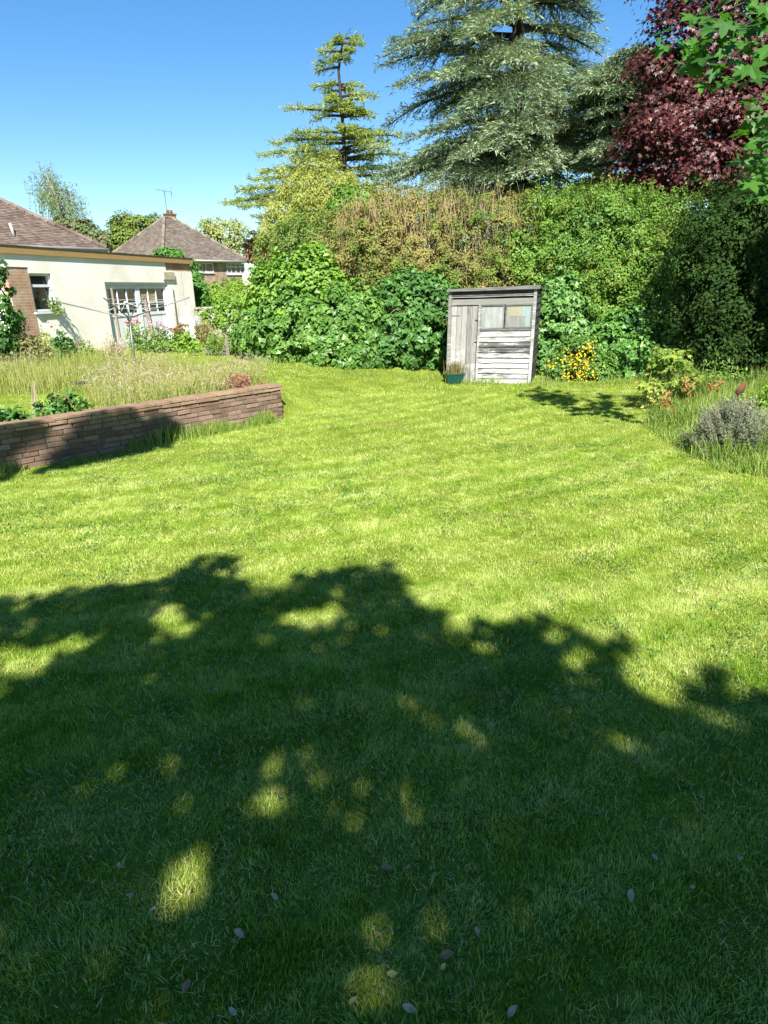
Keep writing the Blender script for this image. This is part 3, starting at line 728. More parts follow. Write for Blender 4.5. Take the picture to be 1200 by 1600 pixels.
# ================================================================== tiled houses
def tilemat(name, cols):
    m, nt = nm(name)
    f = mth(nt, 'ADD', mth(nt, 'MULTIPLY', noise(nt, 1.2, 5, .65, pos(nt)), .6), mth(nt, 'MULTIPLY', noise(nt, 9, 3, .8, pos(nt)), .4))
    f = mth(nt, 'ADD', mth(nt, 'MULTIPLY', f, .75), mth(nt, 'MULTIPLY', attr(nt), .25))
    out(nt, pbsdf(nt, ramp(nt, f, cols, [.25, .42, .58, .75]), .9, .15)); return m
M_TILE1 = tilemat('red_brown_roof_tiles', [(.055, .04, .032), (.108, .078, .062), (.158, .118, .095), (.235, .188, .155)])
M_TILE2 = tilemat('grey_brown_roof_tiles', [(.075, .057, .043), (.125, .098, .078), (.18, .148, .118), (.25, .215, .17)])
M_WHITE = simple_mat('white_plastic_trim', [(.34, .345, .35), (.42, .42, .42)], 3, .4, .4, 0)
M_HBRICK = None
def slope(b, e0, e1, r0, r1, course=.11, tw=.17, lift=.018):
    """a roof face as lapped courses of separate tiles, eave e0-e1 up to ridge r0-r1"""
    e0, e1, r0, r1 = map(np.asarray, (e0, e1, r0, r1))
    nrm = norm(np.cross(e1-e0, (r0+r1)/2-(e0+e1)/2)); nrm = nrm if nrm[2] > 0 else -nrm
    H = np.linalg.norm((r0+r1)/2-(e0+e1)/2); nc = int(H/course); Vs, Fs, rs = [], [], []
    for c in range(nc):
        t0, t1 = c/nc, min(1., (c+1.25)/nc)
        A, B = e0+(r0-e0)*t0, e1+(r1-e1)*t0; C, D = e1+(r1-e1)*t1, e0+(r0-e0)*t1
        n = max(1, int(np.linalg.norm(B-A)/tw)); off = .5*(c % 2)
        ed = np.clip((np.arange(n+2)-off)/n, 0, 1)
        for k in range(n+1):
            s0, s1 = ed[k], ed[k+1]
            if s1-s0 < .15/n: continue
            j = U(0, .012)
            q = [A+(B-A)*s0+nrm*(lift+j), A+(B-A)*s1+nrm*(lift+j), D+(C-D)*s1, D+(C-D)*s0, A+(B-A)*s0+nrm*.0, A+(B-A)*s1+nrm*.0]
            i = len(Vs); Vs += q; Fs += [(i, i+1, i+2, i+3), (i+4, i+5, i+1, i)]; r = U(); rs += [r, r]
    b.V.append(np.array(Vs)); b.F += [tuple(i+b.n for i in f) for f in Fs]; b.R += rs; b.n += len(Vs)
def ridge_tiles(b, p0, p1, step=.30, r=.11):
    p0, p1 = np.asarray(p0), np.asarray(p1); n = int(np.linalg.norm(p1-p0)/step)
    for i in range(n):
        a = p0+(p1-p0)*i/n; c = p0+(p1-p0)*(i+.96)/n
        b.tube([a+np.array([0, 0, -.02]), c+np.array([0, 0, .02])], [r, r*.85], 8)
# the near house behind the extension
eR = at(166, 389, 31.5); zE = eR[2]; eL = gz(-160, 377, zE)
hd = norm((eR-eL)*np.array([1, 1, 0])); hn = np.array([hd[1], -hd[0], 0])
def onplane(px, py, o, n):
    d = ray(px, py); return CAM+d*(((o-CAM) @ n)/(d @ n))
eL = eR-hd*16.0
rise = norm(-hn*1.0+np.array([0, 0, .82])); pn = np.cross(hd, rise)
tp = onplane(0, 314, eR, pn); 
hipd = tp-eR; hR = eR+hipd*1.0; k_ = (tp-eR)@(-hn)
D1 = 10.5; apex = eR+hipd*((D1/2)/k_); rl = apex-hd*(16.0-2*((eR-apex) @ hd)); 
h1 = thing('tiled_roof_house', 'house with a wide red brown hipped tiled roof behind the cream extension', 'house', (eR[0]-hd[0]*8, eR[1]-hd[1]*8, GB))
b = MB(); slope(b, eL, eR, rl, apex); bR = eR-hn*D1; bL = eL-hn*D1
slope(b, eR, bR, apex, apex); slope(b, bR, bL, apex, rl); slope(b, bL, eL, rl, rl); rf1 = b.build('roof', M_TILE1, h1)
b = MB(); ridge_tiles(b, eR+np.array([0, 0, .05]), apex+np.array([0, 0, .05])); ridge_tiles(b, apex+np.array([0, 0, .05]), rl+np.array([0, 0, .05])); b.build('ridge_tiles', M_TILE1, rf1)
hf1 = frame(np.array([eL[0], eL[1], 0]), hd, hn)
M_HBRICK1 = brickmat('red_house_brick', (.26, .12, .08), (.2, .1, .075), (.34, .29, .24), 1, (hd[0], hd[1]))
b = MB(); b.box(hf1, (.5, -D1+.5, 0), (15.5, -.45, zE-.15)); b.build('house_wall', M_HBRICK1, h1)
b = MB(); b.box(hf1, (-.02, -.44, zE-.14), (16.02, .02, zE-.01)); b.box(hf1, (15.52, -D1, zE-.14), (16.02, -.441, zE-.01)); b.build('soffit_board', M_WHITE, h1)
b = MB(); b.tube([eL+hn*.07+np.array([0, 0, -.04]), eR+hn*.07+hd*.08+np.array([0, 0, -.04])], .06, 10); b.tube([eR+hd*.09+np.array([0, 0, -.04]), bR+hd*.09+np.array([0, 0, -.04])], .06, 10); b.build('gutter', M_WHITE, h1, True)
pb = onplane(23, 369, eR, pn); pt = onplane(17, 351, eR, pn)
b = MB(); q = (np.linalg.norm(onplane(17, 353, eR, np.array([0, -1., 0]))-onplane(21, 369, eR, np.array([0, -1., 0]))))
b.tube([pb-hd*.02, pb+np.array([-.10, 0, q*1.15])], .055, 10); b.build('vent_pipe', M_WHITE, rf1, True)
# the far brick house
c0 = at(254, 405, 50.); zE2 = c0[2]
ya = math.radians(52); d1 = np.array([math.cos(ya), math.sin(ya), 0]); n1 = np.array([d1[1], -d1[0], 0]); d2 = -n1
def reach(d, px_):
    lo, hi = .5, 30.
    for _ in range(50):
        m_ = (lo+hi)/2; q = project(c0+d*m_)[0]
        if (q < px_) == (d[0] > 0): lo = m_
        else: hi = m_
    return lo
L1 = reach(d1, 388); L2 = min(reach(d2, 152), L1*1.35)
h2 = thing('brick_house', 'two storey brick house with pyramid tiled roof and white windows beyond the garden', 'house', (c0[0], c0[1], GB))
ap = onplane(263, 341, c0+d1*L1*.5+d2*L2*.5, norm(np.array([0.02, -1, 0])))
cc = c0+d1*L1*.5+d2*L2*.5; apx = np.array([cc[0], cc[1], ap[2]])
k0, k1_, k2, k3 = c0, c0+d1*L1, c0+d1*L1+d2*L2, c0+d2*L2
a0, a1 = apx-d1*.35, apx+d1*.35
b = MB(); slope(b, k0, k1_, a0, a1, .12, .22, .025); slope(b, k3, k0, a0, a0, .12, .22, .025); slope(b, k1_, k2, a1, a1, .12, .22); slope(b, k2, k3, a1, a0, .12, .22); rf2 = b.build('roof', M_TILE2, h2)
b = MB(); up = np.array([0, 0, .05])
for s, e in ((k0, a0), (k1_, a1), (k3, a0), (a0, a1)): ridge_tiles(b, s+up, e+up, .35, .13)
b.build('ridge_tiles', M_TILE2, rf2)
f2 = frame(np.array([c0[0], c0[1], 0]), d1, n1)
M_HBRICK2 = brickmat('brown_house_brick', (.10, .06, .045), (.08, .05, .04), (.14, .12, .1), 1, (d1[0], d1[1]))
b = MB(); b.box(f2, (.4, -L2+.4, 0), (L1-.4, -.4, zE2-.12)); b.build('house_wall', M_HBRICK2, h2)
b = MB(); b.box(f2, (-.02, -.42, zE2-.14), (L1+.02, .03, zE2+.0)); b.box(f2, (-.02, -L2, zE2-.14), (.38, -.421, zE2-.0)); b.build('soffit_board', M_WHITE, h2)
b = MB(); b.tube([k0+n1*.08+np.array([0, 0, -.05]), k1_+n1*.08+np.array([0, 0, -.05])], .06, 8); b.tube([k0-d1*.08+np.array([0, 0, -.05]), k3-d1*.08+np.array([0, 0, -.05])], .06, 8); b.build('gutter', M_WHITE, h2, True)
def fac2(px, py):
    o = c0-n1*.4; p = onplane(px, py, o, n1)-c0; return p @ d1, p[2]+c0[2]
M_CURT = glass_mat('curtained_window_glass', (.13, .17, .22), .1, .6)
for (x0, x1, y0, y1, ml) in ((307.5, 333.5, 403.5, 426, 2), (352, 382.5, 404.5, 428.5, 4)):
    u0, va = fac2(x0, y0); u1, vb = fac2(x1, y1); _, va = fac2((x0+x1)/2, y0); _, vb = fac2((x0+x1)/2, y1)
    va = min(va, zE2-.16)
    w = ewin(u0, u1, vb, va, vb+(va-vb)*.68 if ml == 4 else None, M_WHITE, .10, -.44, -.34, h2, f2, 'window', M_CURT, [u0+(u1-u0)*k/ml for k in range(1, ml)])
    MB().box(f2, (u0-.05, -.399, vb-.07), (u1+.05, -.30, vb-.001)).build('sill', M_WHITE, w)
# chimney stack at the apex with pots and the aerial
M_CHIM = simple_mat('chimney_brick', [(.13, .065, .04), (.22, .13, .085)], 8, .9)
cf = frame(np.array([apx[0]+.05, apx[1]+.4, 0]), d1, n1)
b = MB(); zc = apx[2]-.35; b.box(cf, (-.38, -.30, zc), (.38, .30, zc+.62)); b.box(cf, (-.43, -.35, zc+.621), (.43, .35, zc+.72))
chim = b.build('chimney', M_CHIM, rf2)
b = MB(); q = cf(np.array([[-.15, 0, zc+.72], [.17, 0, zc+.72]]))
for c in q: b.lathe(c, [(.13, 0), (.10, .22), (.12, .27), (.08, .27)], 12)
b.build('chimney_pot', M_CHIM, h2, True)
M_ALU = simple_mat('grey_aluminium', [(.13, .135, .14), (.22, .225, .23)], 12, .45, .5, .05, .6)
q = cf(np.array([[.0, -.32, zc+.3]]))[0]
kk = np.linalg.norm(q-CAM)/F; b = MB(); tpz = q[2]+36*kk
b.tube([q, [q[0], q[1], tpz]], .028, 6); 
s, e = np.array([q[0]-.55, q[1], tpz+.1]), np.array([q[0]+.55, q[1]-.1, tpz-.12])
b.tube([s, e], .02, 5)
for i in range(7):
    c = s+(e-s)*(i/6); h_ = .16+.1*(i == 6)
    b.tube([c+np.array([-.03, .2, h_*.6]), c+np.array([.03, -.2, -h_*.6])], .012, 4)
b.tube([e+np.array([0, .05, .34]), e+np.array([0, .05, -.34])], .018, 4); b.build('aerial', M_ALU, h2)

# low garden wall beyond the border
M_PALE = simple_mat('pale_garden_wall', [(.40, .36, .28), (.52, .48, .39)], 3, .9, .15, .3)
p0, p1 = at(304, 492, 24.5), at(375, 488, 26.5); gw_ = thing('pale_garden_wall', 'low pale rendered wall with flat coping beside the extension', 'wall', (p0[0], p0[1], GB))
dd = norm((p1-p0)*np.array([1, 1, 0])); L = np.linalg.norm((p1-p0)[:2]); wfr = frame([p0[0], p0[1], 0], dd, [dd[1], -dd[0], 0])
zt2 = at(335, 479, 25.3)[2]
b = MB(); b.box(wfr, (0, -.2, 0), (L, 0, zt2-.07)); b.build('wall_panel', M_PALE, gw_)
b = MB(); b.box(wfr, (-.02, -.22, zt2-.069), (L, .03, zt2)); b.build('coping', M_PALE, gw_)
b = MB(); b.box(wfr, (-.22, -.26, 0), (-.021, .04, zt2+.06)); b.build('end_pier', M_PALE, gw_)
# ================================================================== plants
M_BARK = simple_mat('brown_bark', [(.022, .017, .013), (.065, .05, .038)], 9, .95, .1, .8, 0, 6, 0, (1, 1, .3))
M_GREYBARK = simple_mat('grey_bark', [(.10, .09, .08), (.24, .22, .19)], 9, .95, .1, .8, 0, 6, 0, (1, 1, .3))
M_TWIG = simple_mat('dead_twigs', [(.20, .13, .07), (.36, .26, .15)], 14, .9, .1, .2)
M_STEM = simple_mat('green_stems', [(.10, .16, .03), (.2, .26, .06)], 14, .7, .1, .1)
def bush(name, label, lobes, m, nclump, cr, nleaf, size, T=KITE, aspect=.5, group=None, droop=.4, stem=True, fill=.15, up=.35, cat='bush', rough=.12, zmin=None, sv=.35, inner=0, sub=0):
    if sub:
        ex = []
        for c0_, r0_ in lobes:
            for _ in range(sub):
                d = rng.normal(size=3); d[1] = -abs(d[1]); d /= np.linalg.norm(d); k0_ = U(.28, .5)
                ex.append((c0_+r0_*d*U(.72, .95), r0_*k0_*np.array([1, 1, U(.8, 1.3)])))
        lobes = list(lobes)+ex
    c = np.mean([l[0] for l in lobes], 0); lo = min(l[0][2]-l[1][2] for l in lobes)
    bx, by = c[0], c[1]; bz = float(terrain(bx, by))
    t = thing(name, label, cat, (bx, by, bz), group)
    P, Nn, rn, cs = bush_pts(lobes, nclump, cr, nleaf, fill, .5, zmin, up, rough)
    S = size*U(1-sv, 1+sv, len(P))
    if inner:
        C = np.array([l[0] for l in lobes]); R_ = np.array([l[1] for l in lobes]); w = R_[:, 0]*R_[:, 2]; i = rng.choice(len(C), inner, p=w/w.sum())
        d = norm(rng.normal(size=(inner, 3))); Pi = C[i]+R_[i]*d*U(.35, .9, (inner, 1)); ok = (Pi[:, 2] > terrain(Pi[:, 0], Pi[:, 1])+.02); Pi = Pi[ok]; d = d[ok]
        P = np.concatenate([P, Pi]); Nn = np.concatenate([Nn, d+rng.normal(size=Pi.shape)*.5+np.array([0, -.4, .2])]); rn = np.concatenate([rn, U(0, .6, len(Pi))]); S = np.concatenate([S, np.maximum(size*1.7, .13)*U(.7, 1.2, len(Pi))])  # inner leaves take darker tones: shade inside the bush put into colour
    leaves('foliage', m, t, P, Nn, S, T, aspect, droop, rn)
    if stem:
        k = rng.choice(len(cs), min(14, len(cs)), replace=False)
        stems('stems', M_BARK, t, np.array([bx, by+.1, bz]), cs[k], .035)
    return t, cs
M_OLIVE0 = leaf_mat('tangled_hedge_leaf', [(.04, .09, .014), (.10, .17, .026), (.19, .25, .045), (.31, .30, .085)], .3, .6, .2, .7, .5)
bush('tangled_shrub', 'olive green scrub growing through the brown and bright green hedges', [lobe(x_, y_, Y_, rx_, rz_, .55) for x_, y_, Y_, rx_, rz_ in ((560, 395, 18.8, 26, 30), (585, 440, 18.5, 30, 24), (625, 425, 18.6, 22, 26), (690, 440, 18.5, 34, 22), (735, 375, 18.8, 22, 30), (770, 430, 18.6, 30, 26), (805, 372, 18.6, 30, 34), (830, 330, 18.9, 26, 20), (845, 440, 18.0, 26, 36), (880, 350, 18.2, 30, 26), (935, 445, 17.5, 34, 26), (1010, 395, 17.4, 26, 34), (1060, 380, 16.9, 30, 26), (1085, 450, 16.3, 24, 40), (1075, 330, 17.4, 34, 24), (665, 345, 19.0, 18, 20), (760, 335, 19.0, 26, 18), (905, 318, 18.6, 24, 14), (985, 325, 18.2, 30, 16))], M_OLIVE0, 620, .14, 30000, .06, KITE, .5, stem=False, rough=.25, sv=.5, zmin=.3)
# --- laurel mound at the house end of the hedge
M_LAUREL = leaf_mat('laurel_leaf', [(.05, .12, .012), (.10, .21, .022), (.18, .31, .04), (.29, .40, .08)], .3, .45, .35, .8, .35)
bush('laurel_bush', 'bright glossy green laurel mound at the house end of the hedge', [lobe(466, 448, 18.6, 54, 42), lobe(440, 494, 18.4, 46, 50), lobe(505, 440, 19.2, 50, 38), lobe(418, 520, 18.6, 26, 38), lobe(520, 465, 18.8, 48, 44), lobe(480, 482, 18.2, 58, 52)], M_LAUREL, 460, .22, 17000, .125, OVAL, .62, up=.5, inner=2500, sub=2, sv=.45)
M_IVY1 = leaf_mat('ivy_leaf', [(.035, .09, .014), (.07, .16, .025), (.14, .26, .045), (.25, .36, .09)], .28, .42, .35, .8, .3)
bush('ivy_bush', 'rounded dense ivy bush at the lawn edge in front of the laurel', [lobe(475, 525, 17.6, 75, 58), lobe(540, 510, 17.5, 58, 55), lobe(430, 535, 17.9, 50, 40), lobe(520, 550, 17.2, 70, 38), lobe(578, 540, 17.4, 30, 46)], M_IVY1, 460, .2, 18000, .115, IVY, .95, up=.2, inner=2500, sub=2, sv=.45)
# --- hedge behind the shed
M_BROWN = leaf_mat('dying_hedge_leaf', [(.06, .09, .018), (.155, .175, .04), (.29, .25, .08), (.43, .32, .14)], .3, .7, .2, .55, .55)
t, cs = bush('dying_hedge', 'tall browning hedge of fine dry twigs behind the timber shed', [lobe(580, 405, 19.6, 70, 70, 1.1), lobe(650, 395, 19.6, 80, 72, 1.1), lobe(720, 408, 19.6, 80, 66, 1.1), lobe(780, 402, 19.7, 70, 66, 1.1), lobe(600, 470, 19.2, 70, 60, .9), lobe(700, 480, 19.4, 90, 80, .9), lobe(800, 490, 19.5, 60, 80, .9), lobe(640, 350, 19.8, 60, 34, .8), lobe(600, 342, 19.6, 17, 26, .5), lobe(690, 334, 19.6, 20, 24, .5), lobe(738, 346, 19.6, 16, 24, .5), lobe(560, 352, 19.6, 18, 20, .5), lobe(785, 338, 19.6, 20, 18, .5)], M_BROWN, 1400, .18, 95000, .06, KITE, .55, up=.3, rough=.18, inner=26000, sub=3, sv=.5)
P = []; 
b = MB()
for i in range(1100):
    x_ = U(530, 840); yb = U(335, 450) - 20*(.5-abs(x_-660)/260); o_ = at(x_, yb, 18.75+U(-.3, .5)); L = U(.25, .95)
    d = norm(np.array([rng.normal()*.22, rng.normal()*.25-.1, 1.0]))
    b.tube([o_, o_+d*L*.5+rng.normal(size=3)*.02, o_+d*L], [.006, .004, .002], 3)
b.build('dry_twigs', M_TWIG, t)
M_PRIVET = leaf_mat('privet_leaf', [(.035, .09, .010), (.085, .18, .020), (.16, .28, .035), (.30, .39, .06)], .3, .45, .35, .7, .4)
bush('privet_hedge', 'tall bright green privet hedge rising beside and behind the shed', [lobe(850, 415, 18.9, 60, 78, 1.), lobe(910, 400, 18.6, 70, 72, 1.), lobe(975, 408, 18.3, 70, 72, 1.), lobe(1035, 430, 17.8, 60, 66, 1.), lobe(900, 470, 18.3, 75, 70, .9), lobe(980, 480, 17.9, 80, 70, .9), lobe(1050, 490, 17.4, 50, 60, .9), lobe(860, 500, 18.4, 40, 60, .8), lobe(1000, 352, 18.8, 50, 30, .8), lobe(930, 345, 19, 50, 28, .8)], M_PRIVET, 1250, .21, 105000, .07, KITE, .5, up=.45, rough=.2, inner=26000, sub=3, sv=.5)
b = MB()
hp = thing('hedge_shoots', 'pale arching shoots sprouting from the top of the privet hedge', 'shoots', at(1000, 330, 18.2))
Pl, Nl = [], []
for i in range(130):
    x_ = U(830, 1085); o_ = at(x_, 320+25*U()+.22*abs(x_-930)*.6, 18.3+U(-.3, .3)); L = U(.4, .95)
    d = norm(np.array([rng.normal()*.3, rng.normal()*.25-.15, 1.0])); pts = [o_, o_+d*L*.5, o_+d*L+np.array([rng.normal()*.08, -.05, -.05])]
    b.tube(pts, [.008, .006, .003], 3)
    for k in range(22):
        Pl.append(pts[0]+(pts[2]-pts[0])*(.2+.8*k/21)+rng.normal(size=3)*.02); Nl.append(rng.normal(size=3)+np.array([0, -.3, .7]))
b.build('stems', M_STEM, hp); leaves('foliage', M_PRIVET, hp, np.array(Pl), np.array(Nl), U(.05, .09, len(Pl)), KITE, .5, 0., U(.4, 1, len(Pl)))
# --- ivy and dead fronds left of the shed
M_IVY2 = leaf_mat('dark_ivy_leaf', [(.018, .055, .010), (.04, .105, .018), (.08, .19, .035), (.17, .30, .08)], .22, .45, .3, 1.1, .35)
t, cs = bush('ivy_thicket', 'dark large leaved ivy thicket between ivy bush and timber shed', [lobe(620, 545, 17.3, 45, 42), lobe(650, 520, 17.5, 50, 60), lobe(680, 550, 17.6, 24, 45), lobe(600, 560, 17.2, 26, 28), lobe(640, 470, 17.9, 50, 36), lobe(685, 490, 18.0, 30, 40)], M_IVY2, 300, .2, 8500, .12, IVY, .95, up=.2, inner=2500)
b = MB()
for i in range(150):
    o_ = at(U(620, 700), U(478, 530), 17.15+U(-.05, .3)); d = norm(np.array([rng.normal()*.8, -.3, -.6+rng.normal()*.4])); L = U(.15, .45)
    b.tube([o_, o_+d*L*.6+np.array([0, 0, .05]), o_+d*L], [.007, .006, .003], 3)
b.build('dead_fronds', M_TWIG, t)
t, cs = bush('climbing_ivy', 'pale green ivy climbing the hedge close to the side of the shed', [lobe(862, 520, 16.9, 22, 50), lobe(858, 570, 16.6, 20, 28), lobe(875, 480, 17.3, 28, 40), lobe(890, 540, 17.0, 30, 40)], leaf_mat('pale_ivy_leaf', [(.04, .10, .02), (.08, .19, .035), (.16, .30, .08), (.28, .40, .14)], .25, .42, .35, 1.1, .3), 200, .17, 6000, .10, IVY, .95, up=.2)
t, cs = bush('low_ivy_bank', 'low bank of light green ivy along the foot of the privet hedge', [lobe(960, 565, 16.4, 60, 38), lobe(1020, 560, 15.9, 60, 42), lobe(1075, 560, 15.4, 55, 44), lobe(1000, 530, 16.6, 60, 40), lobe(1060, 520, 16.2, 40, 40), lobe(925, 580, 16.5, 40, 26), lobe(1110, 575, 14.6, 30, 30)], leaf_mat('light_ivy_leaf', [(.03, .085, .014), (.06, .16, .025), (.13, .27, .05), (.25, .38, .10)], .25, .42, .35, 1.1, .35), 420, .2, 15000, .105, IVY, .95, up=.25, inner=3500)
# --- yellow flowered shrub
t, cs = bush('yellow_flowering_shrub', 'low leafy shrub covered in yellow flowers beside the shed', [lobe(905, 565, 15.7, 32, 30), lobe(885, 585, 15.5, 24, 20), lobe(930, 585, 15.5, 30, 22)], M_IVY1, 130, .13, 4200, .08, KITE, .5)
M_YEL = leaf_mat('yellow_petals', [(.62, .36, .01), (.78, .52, .015), (.85, .65, .06)], .25, .6, .2, 2, .3, (1.1, 1.1, .4))
Pf = []
for (fx, fy, n_, sx_, sy_) in ((900, 560, 130, 14, 8), (912, 572, 90, 9, 8), (921, 541, 30, 4, 4), (884, 587, 40, 6, 5), (860, 571, 26, 5, 4), (905, 588, 50, 9, 5), (930, 586, 44, 8, 5)):
    for i in range(n_): Pf.append(at(fx+rng.normal()*sx_, fy+rng.normal()*sy_, 15.15+U(-.12, .12)))
Pf = np.array(Pf); leaves('blossom_or_seeds', M_YEL, t, Pf, rng.normal(size=(len(Pf), 3))+np.array([0, -.7, .5]), U(.03, .06, len(Pf)), KITE, .8, .0)
# --- dark evergreen at the right edge
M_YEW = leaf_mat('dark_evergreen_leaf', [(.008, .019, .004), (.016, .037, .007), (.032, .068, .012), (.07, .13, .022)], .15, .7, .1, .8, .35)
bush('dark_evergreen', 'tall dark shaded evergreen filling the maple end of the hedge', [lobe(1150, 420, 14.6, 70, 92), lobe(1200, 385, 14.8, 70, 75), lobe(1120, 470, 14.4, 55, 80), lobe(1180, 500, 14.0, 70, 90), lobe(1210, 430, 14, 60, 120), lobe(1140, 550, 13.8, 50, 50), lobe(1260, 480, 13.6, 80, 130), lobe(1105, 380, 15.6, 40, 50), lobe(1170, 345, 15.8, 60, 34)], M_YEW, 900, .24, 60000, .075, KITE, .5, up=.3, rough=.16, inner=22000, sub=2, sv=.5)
# --- plants behind the left part of the hedge
M_GOLD = leaf_mat('golden_foliage', [(.12, .16, .03), (.24, .28, .05), (.37, .38, .10), (.47, .45, .17)], .3, .6, .2, .7, .4)
bush('golden_conifer', 'pale yellow green feathery conifer in front of the layered cedar', [lobe(485, 318, 24, 36, 46), lobe(455, 350, 24, 30, 34), lobe(515, 310, 24.4, 32, 38), lobe(470, 375, 24, 50, 40), lobe(525, 350, 24, 40, 50)], M_GOLD, 340, .27, 26000, .10, KITE, .3, droop=.9, rough=.2, inner=4000)
bush('fresh_green_shrub', 'small fresh green shrub poking above the brown hedge', [lobe(545, 325, 21.5, 26, 22), lobe(570, 322, 21.5, 16, 18), lobe(525, 340, 21.4, 18, 18)], M_LAUREL, 90, .18, 3000, .10, OVAL, .5)
M_OLIVE = leaf_mat('olive_foliage', [(.05, .10, .018), (.10, .17, .03), (.18, .25, .055), (.28, .31, .10)], .3, .6, .2, .7, .4)
bush('olive_shrub', 'olive green shrub with reddish tips behind the laurel mound', [lobe(442, 392, 23, 36, 26), lobe(485, 385, 22.5, 50, 34), lobe(420, 412, 23.5, 14, 24), lobe(520, 390, 21.5, 40, 40)], M_OLIVE, 240, .24, 13000, .085, KITE, .5)
M_REDTIP = leaf_mat('reddish_foliage', [(.12, .12, .04), (.26, .16, .09), (.38, .20, .13), (.16, .2, .05)], .3, .6, .2, 1., .4)
bush('reddish_tree', 'small reddish leaved tree seen over the end of the brick house', [lobe(408, 388, 40, 14, 12), lobe(400, 398, 40, 9, 12), lobe(420, 402, 38, 14, 14)], M_REDTIP, 90, .25, 3000, .22, KITE, .5, cat='tree')
M_DKCON = leaf_mat('dark_conifer_foliage', [(.015, .035, .012), (.03, .06, .02), (.06, .10, .035)], .15, .6, .2, 1, .3)
# --- behind the extension
M_CONE = leaf_mat('dense_green_foliage', [(.02, .07, .012), (.05, .14, .02), (.10, .24, .035), (.17, .33, .06)], .25, .45, .3, .6, .35)
bush('conical_evergreen', 'dense conical green bush at the garage end of the extension', [lobe(292, 450, 28, 22, 36), lobe(275, 420, 28, 18, 20), lobe(262, 401, 28, 16, 8), lobe(306, 462, 27.6, 14, 22), lobe(298, 475, 27.8, 26, 22)], M_CONE, 300, .16, 13000, .11, KITE, .5, inner=3000)
M_HEDGE2 = leaf_mat('yellow_green_hedge_leaf', [(.10, .19, .02), (.18, .30, .03), (.28, .40, .05)], .3, .5, .3, .6, .35)
bush('clipped_hedge', 'yellow green clipped hedge below the windows of the brick house', [lobe(350, 463, 32, 32, 18), lobe(385, 460, 32, 30, 20), lobe(332, 468, 32, 14, 16), lobe(425, 455, 31.5, 26, 30), lobe(404, 436, 31.5, 13, 24)], M_HEDGE2, 220, .16, 10000, .12, KITE, .5, stem=False)
bush('rounded_box_bush', 'rounded lime green bush behind the pale garden wall', [lobe(368, 468, 28, 26, 14), lobe(352, 474, 28, 18, 12)], M_HEDGE2, 90, .22, 4000, .08, KITE, .5, stem=False)
bush('wall_ivy', 'clump of ivy hanging over the pale garden wall', [lobe(340, 495, 23.6, 14, 12), lobe(352, 486, 23.6, 12, 12), lobe(325, 500, 23.8, 12, 12), lobe(365, 500, 22.8, 18, 22)], M_LAUREL, 90, .16, 2600, .11, OVAL, .6, stem=False)
# --- ivy clad trunk at the left edge of the picture
tq = np.array([0, 15.6, 0])
t, cs = bush('ivy_column', 'dark ivy covered post at the window end of the extension', [lobe(-2, 455, tq[1], 12, 26), lobe(-4, 495, tq[1], 16, 34), lobe(-2, 540, tq[1], 18, 30), lobe(-20, 480, tq[1], 30, 60)], M_IVY2, 150, .13, 5200, .085, IVY, .9)
# ------------------------------------------------------------------ far trees
def far_tree(name, label, lobes, m, nclump, cr, nleaf, size, base, r0, T=KITE, aspect=.5, droop=.5, group=None, bark=M_BARK, limbs=10, fill=.2, rough=.15):
    base = np.array([base[0], base[1], float(terrain(base[0], base[1]))])
    t = thing(name, label, 'tree', base, group)
    P, Nn, rn, cs = bush_pts(lobes, nclump, cr, nleaf, fill, 1.2, None, .35, rough)
    leaves('crown', m, t, P, Nn, size*U(.65, 1.35, len(P)), T, aspect, droop, rn)
    top = max((l[0] for l in lobes), key=lambda c: c[2])
    b = MB(); pts = [base+(top-base)*k/6+np.array([rng.normal()*.1, rng.normal()*.1, 0])*(0 < k < 6) for k in range(7)]
    b.tube(pts, np.linspace(r0, r0*.2, 7), 10)
    for k in rng.choice(len(cs), min(limbs, len(cs)), replace=False):
        s = pts[int(U(2, 5.5))]; e = cs[k]; b.tube([s, (s+e)/2+np.array([0, 0, .12*np.linalg.norm(e-s)]), e], [r0*.35, r0*.2, r0*.06], 6)
    b.build('trunk', bark, t, True); return t, cs
M_BIRCH = leaf_mat('birch_leaf', [(.10, .15, .05), (.17, .22, .08), (.27, .31, .14)], .3, .6, .2, .4, .3)
def weeping(name, label, px_list, Y, base_px, nlv):
    base = at(base_px[0], 455, Y); base[2] = .5
    t = thing(name, label, 'tree', base); Pl, b = [], MB()
    top = at(px_list[0][0], px_list[0][1], Y); bpt = at(base_px[0], base_px[1], Y)
    b.tube([base, bpt, bpt*.5+top*.5+np.array([.2, 0, 0]), top], [.3, .22, .14, .04], 8)
    for (x_, y_, dx_, L_) in px_list:
        s = bpt+(top-bpt)*U(.0, .6); e = at(x_, y_, Y+U(-1.2, 1.2)); b.tube([s, (s+e)/2+np.array([0, 0, .4]), e], [.10, .06, .02], 5)
        for k in range(34):
            o_ = e+np.array([rng.normal()*dx_, rng.normal()*.7, rng.normal()*.55]); L = L_*U(.4, 1.1)
            n_ = int(nlv*L); tt = U(0, 1, n_)
            Pl.append(o_+np.stack([rng.normal(size=n_)*.05+.15*np.sin(tt*3)*dx_, rng.normal(size=n_)*.05, -tt*L], 1))
    b.build('trunk', M_GREYBARK, t, True)
    Pl = np.concatenate(Pl); leaves('crown', M_BIRCH, t, Pl, rng.normal(size=Pl.shape)+np.array([0, -.4, .3]), U(.10, .2, len(Pl)), KITE, .4, 1.2)
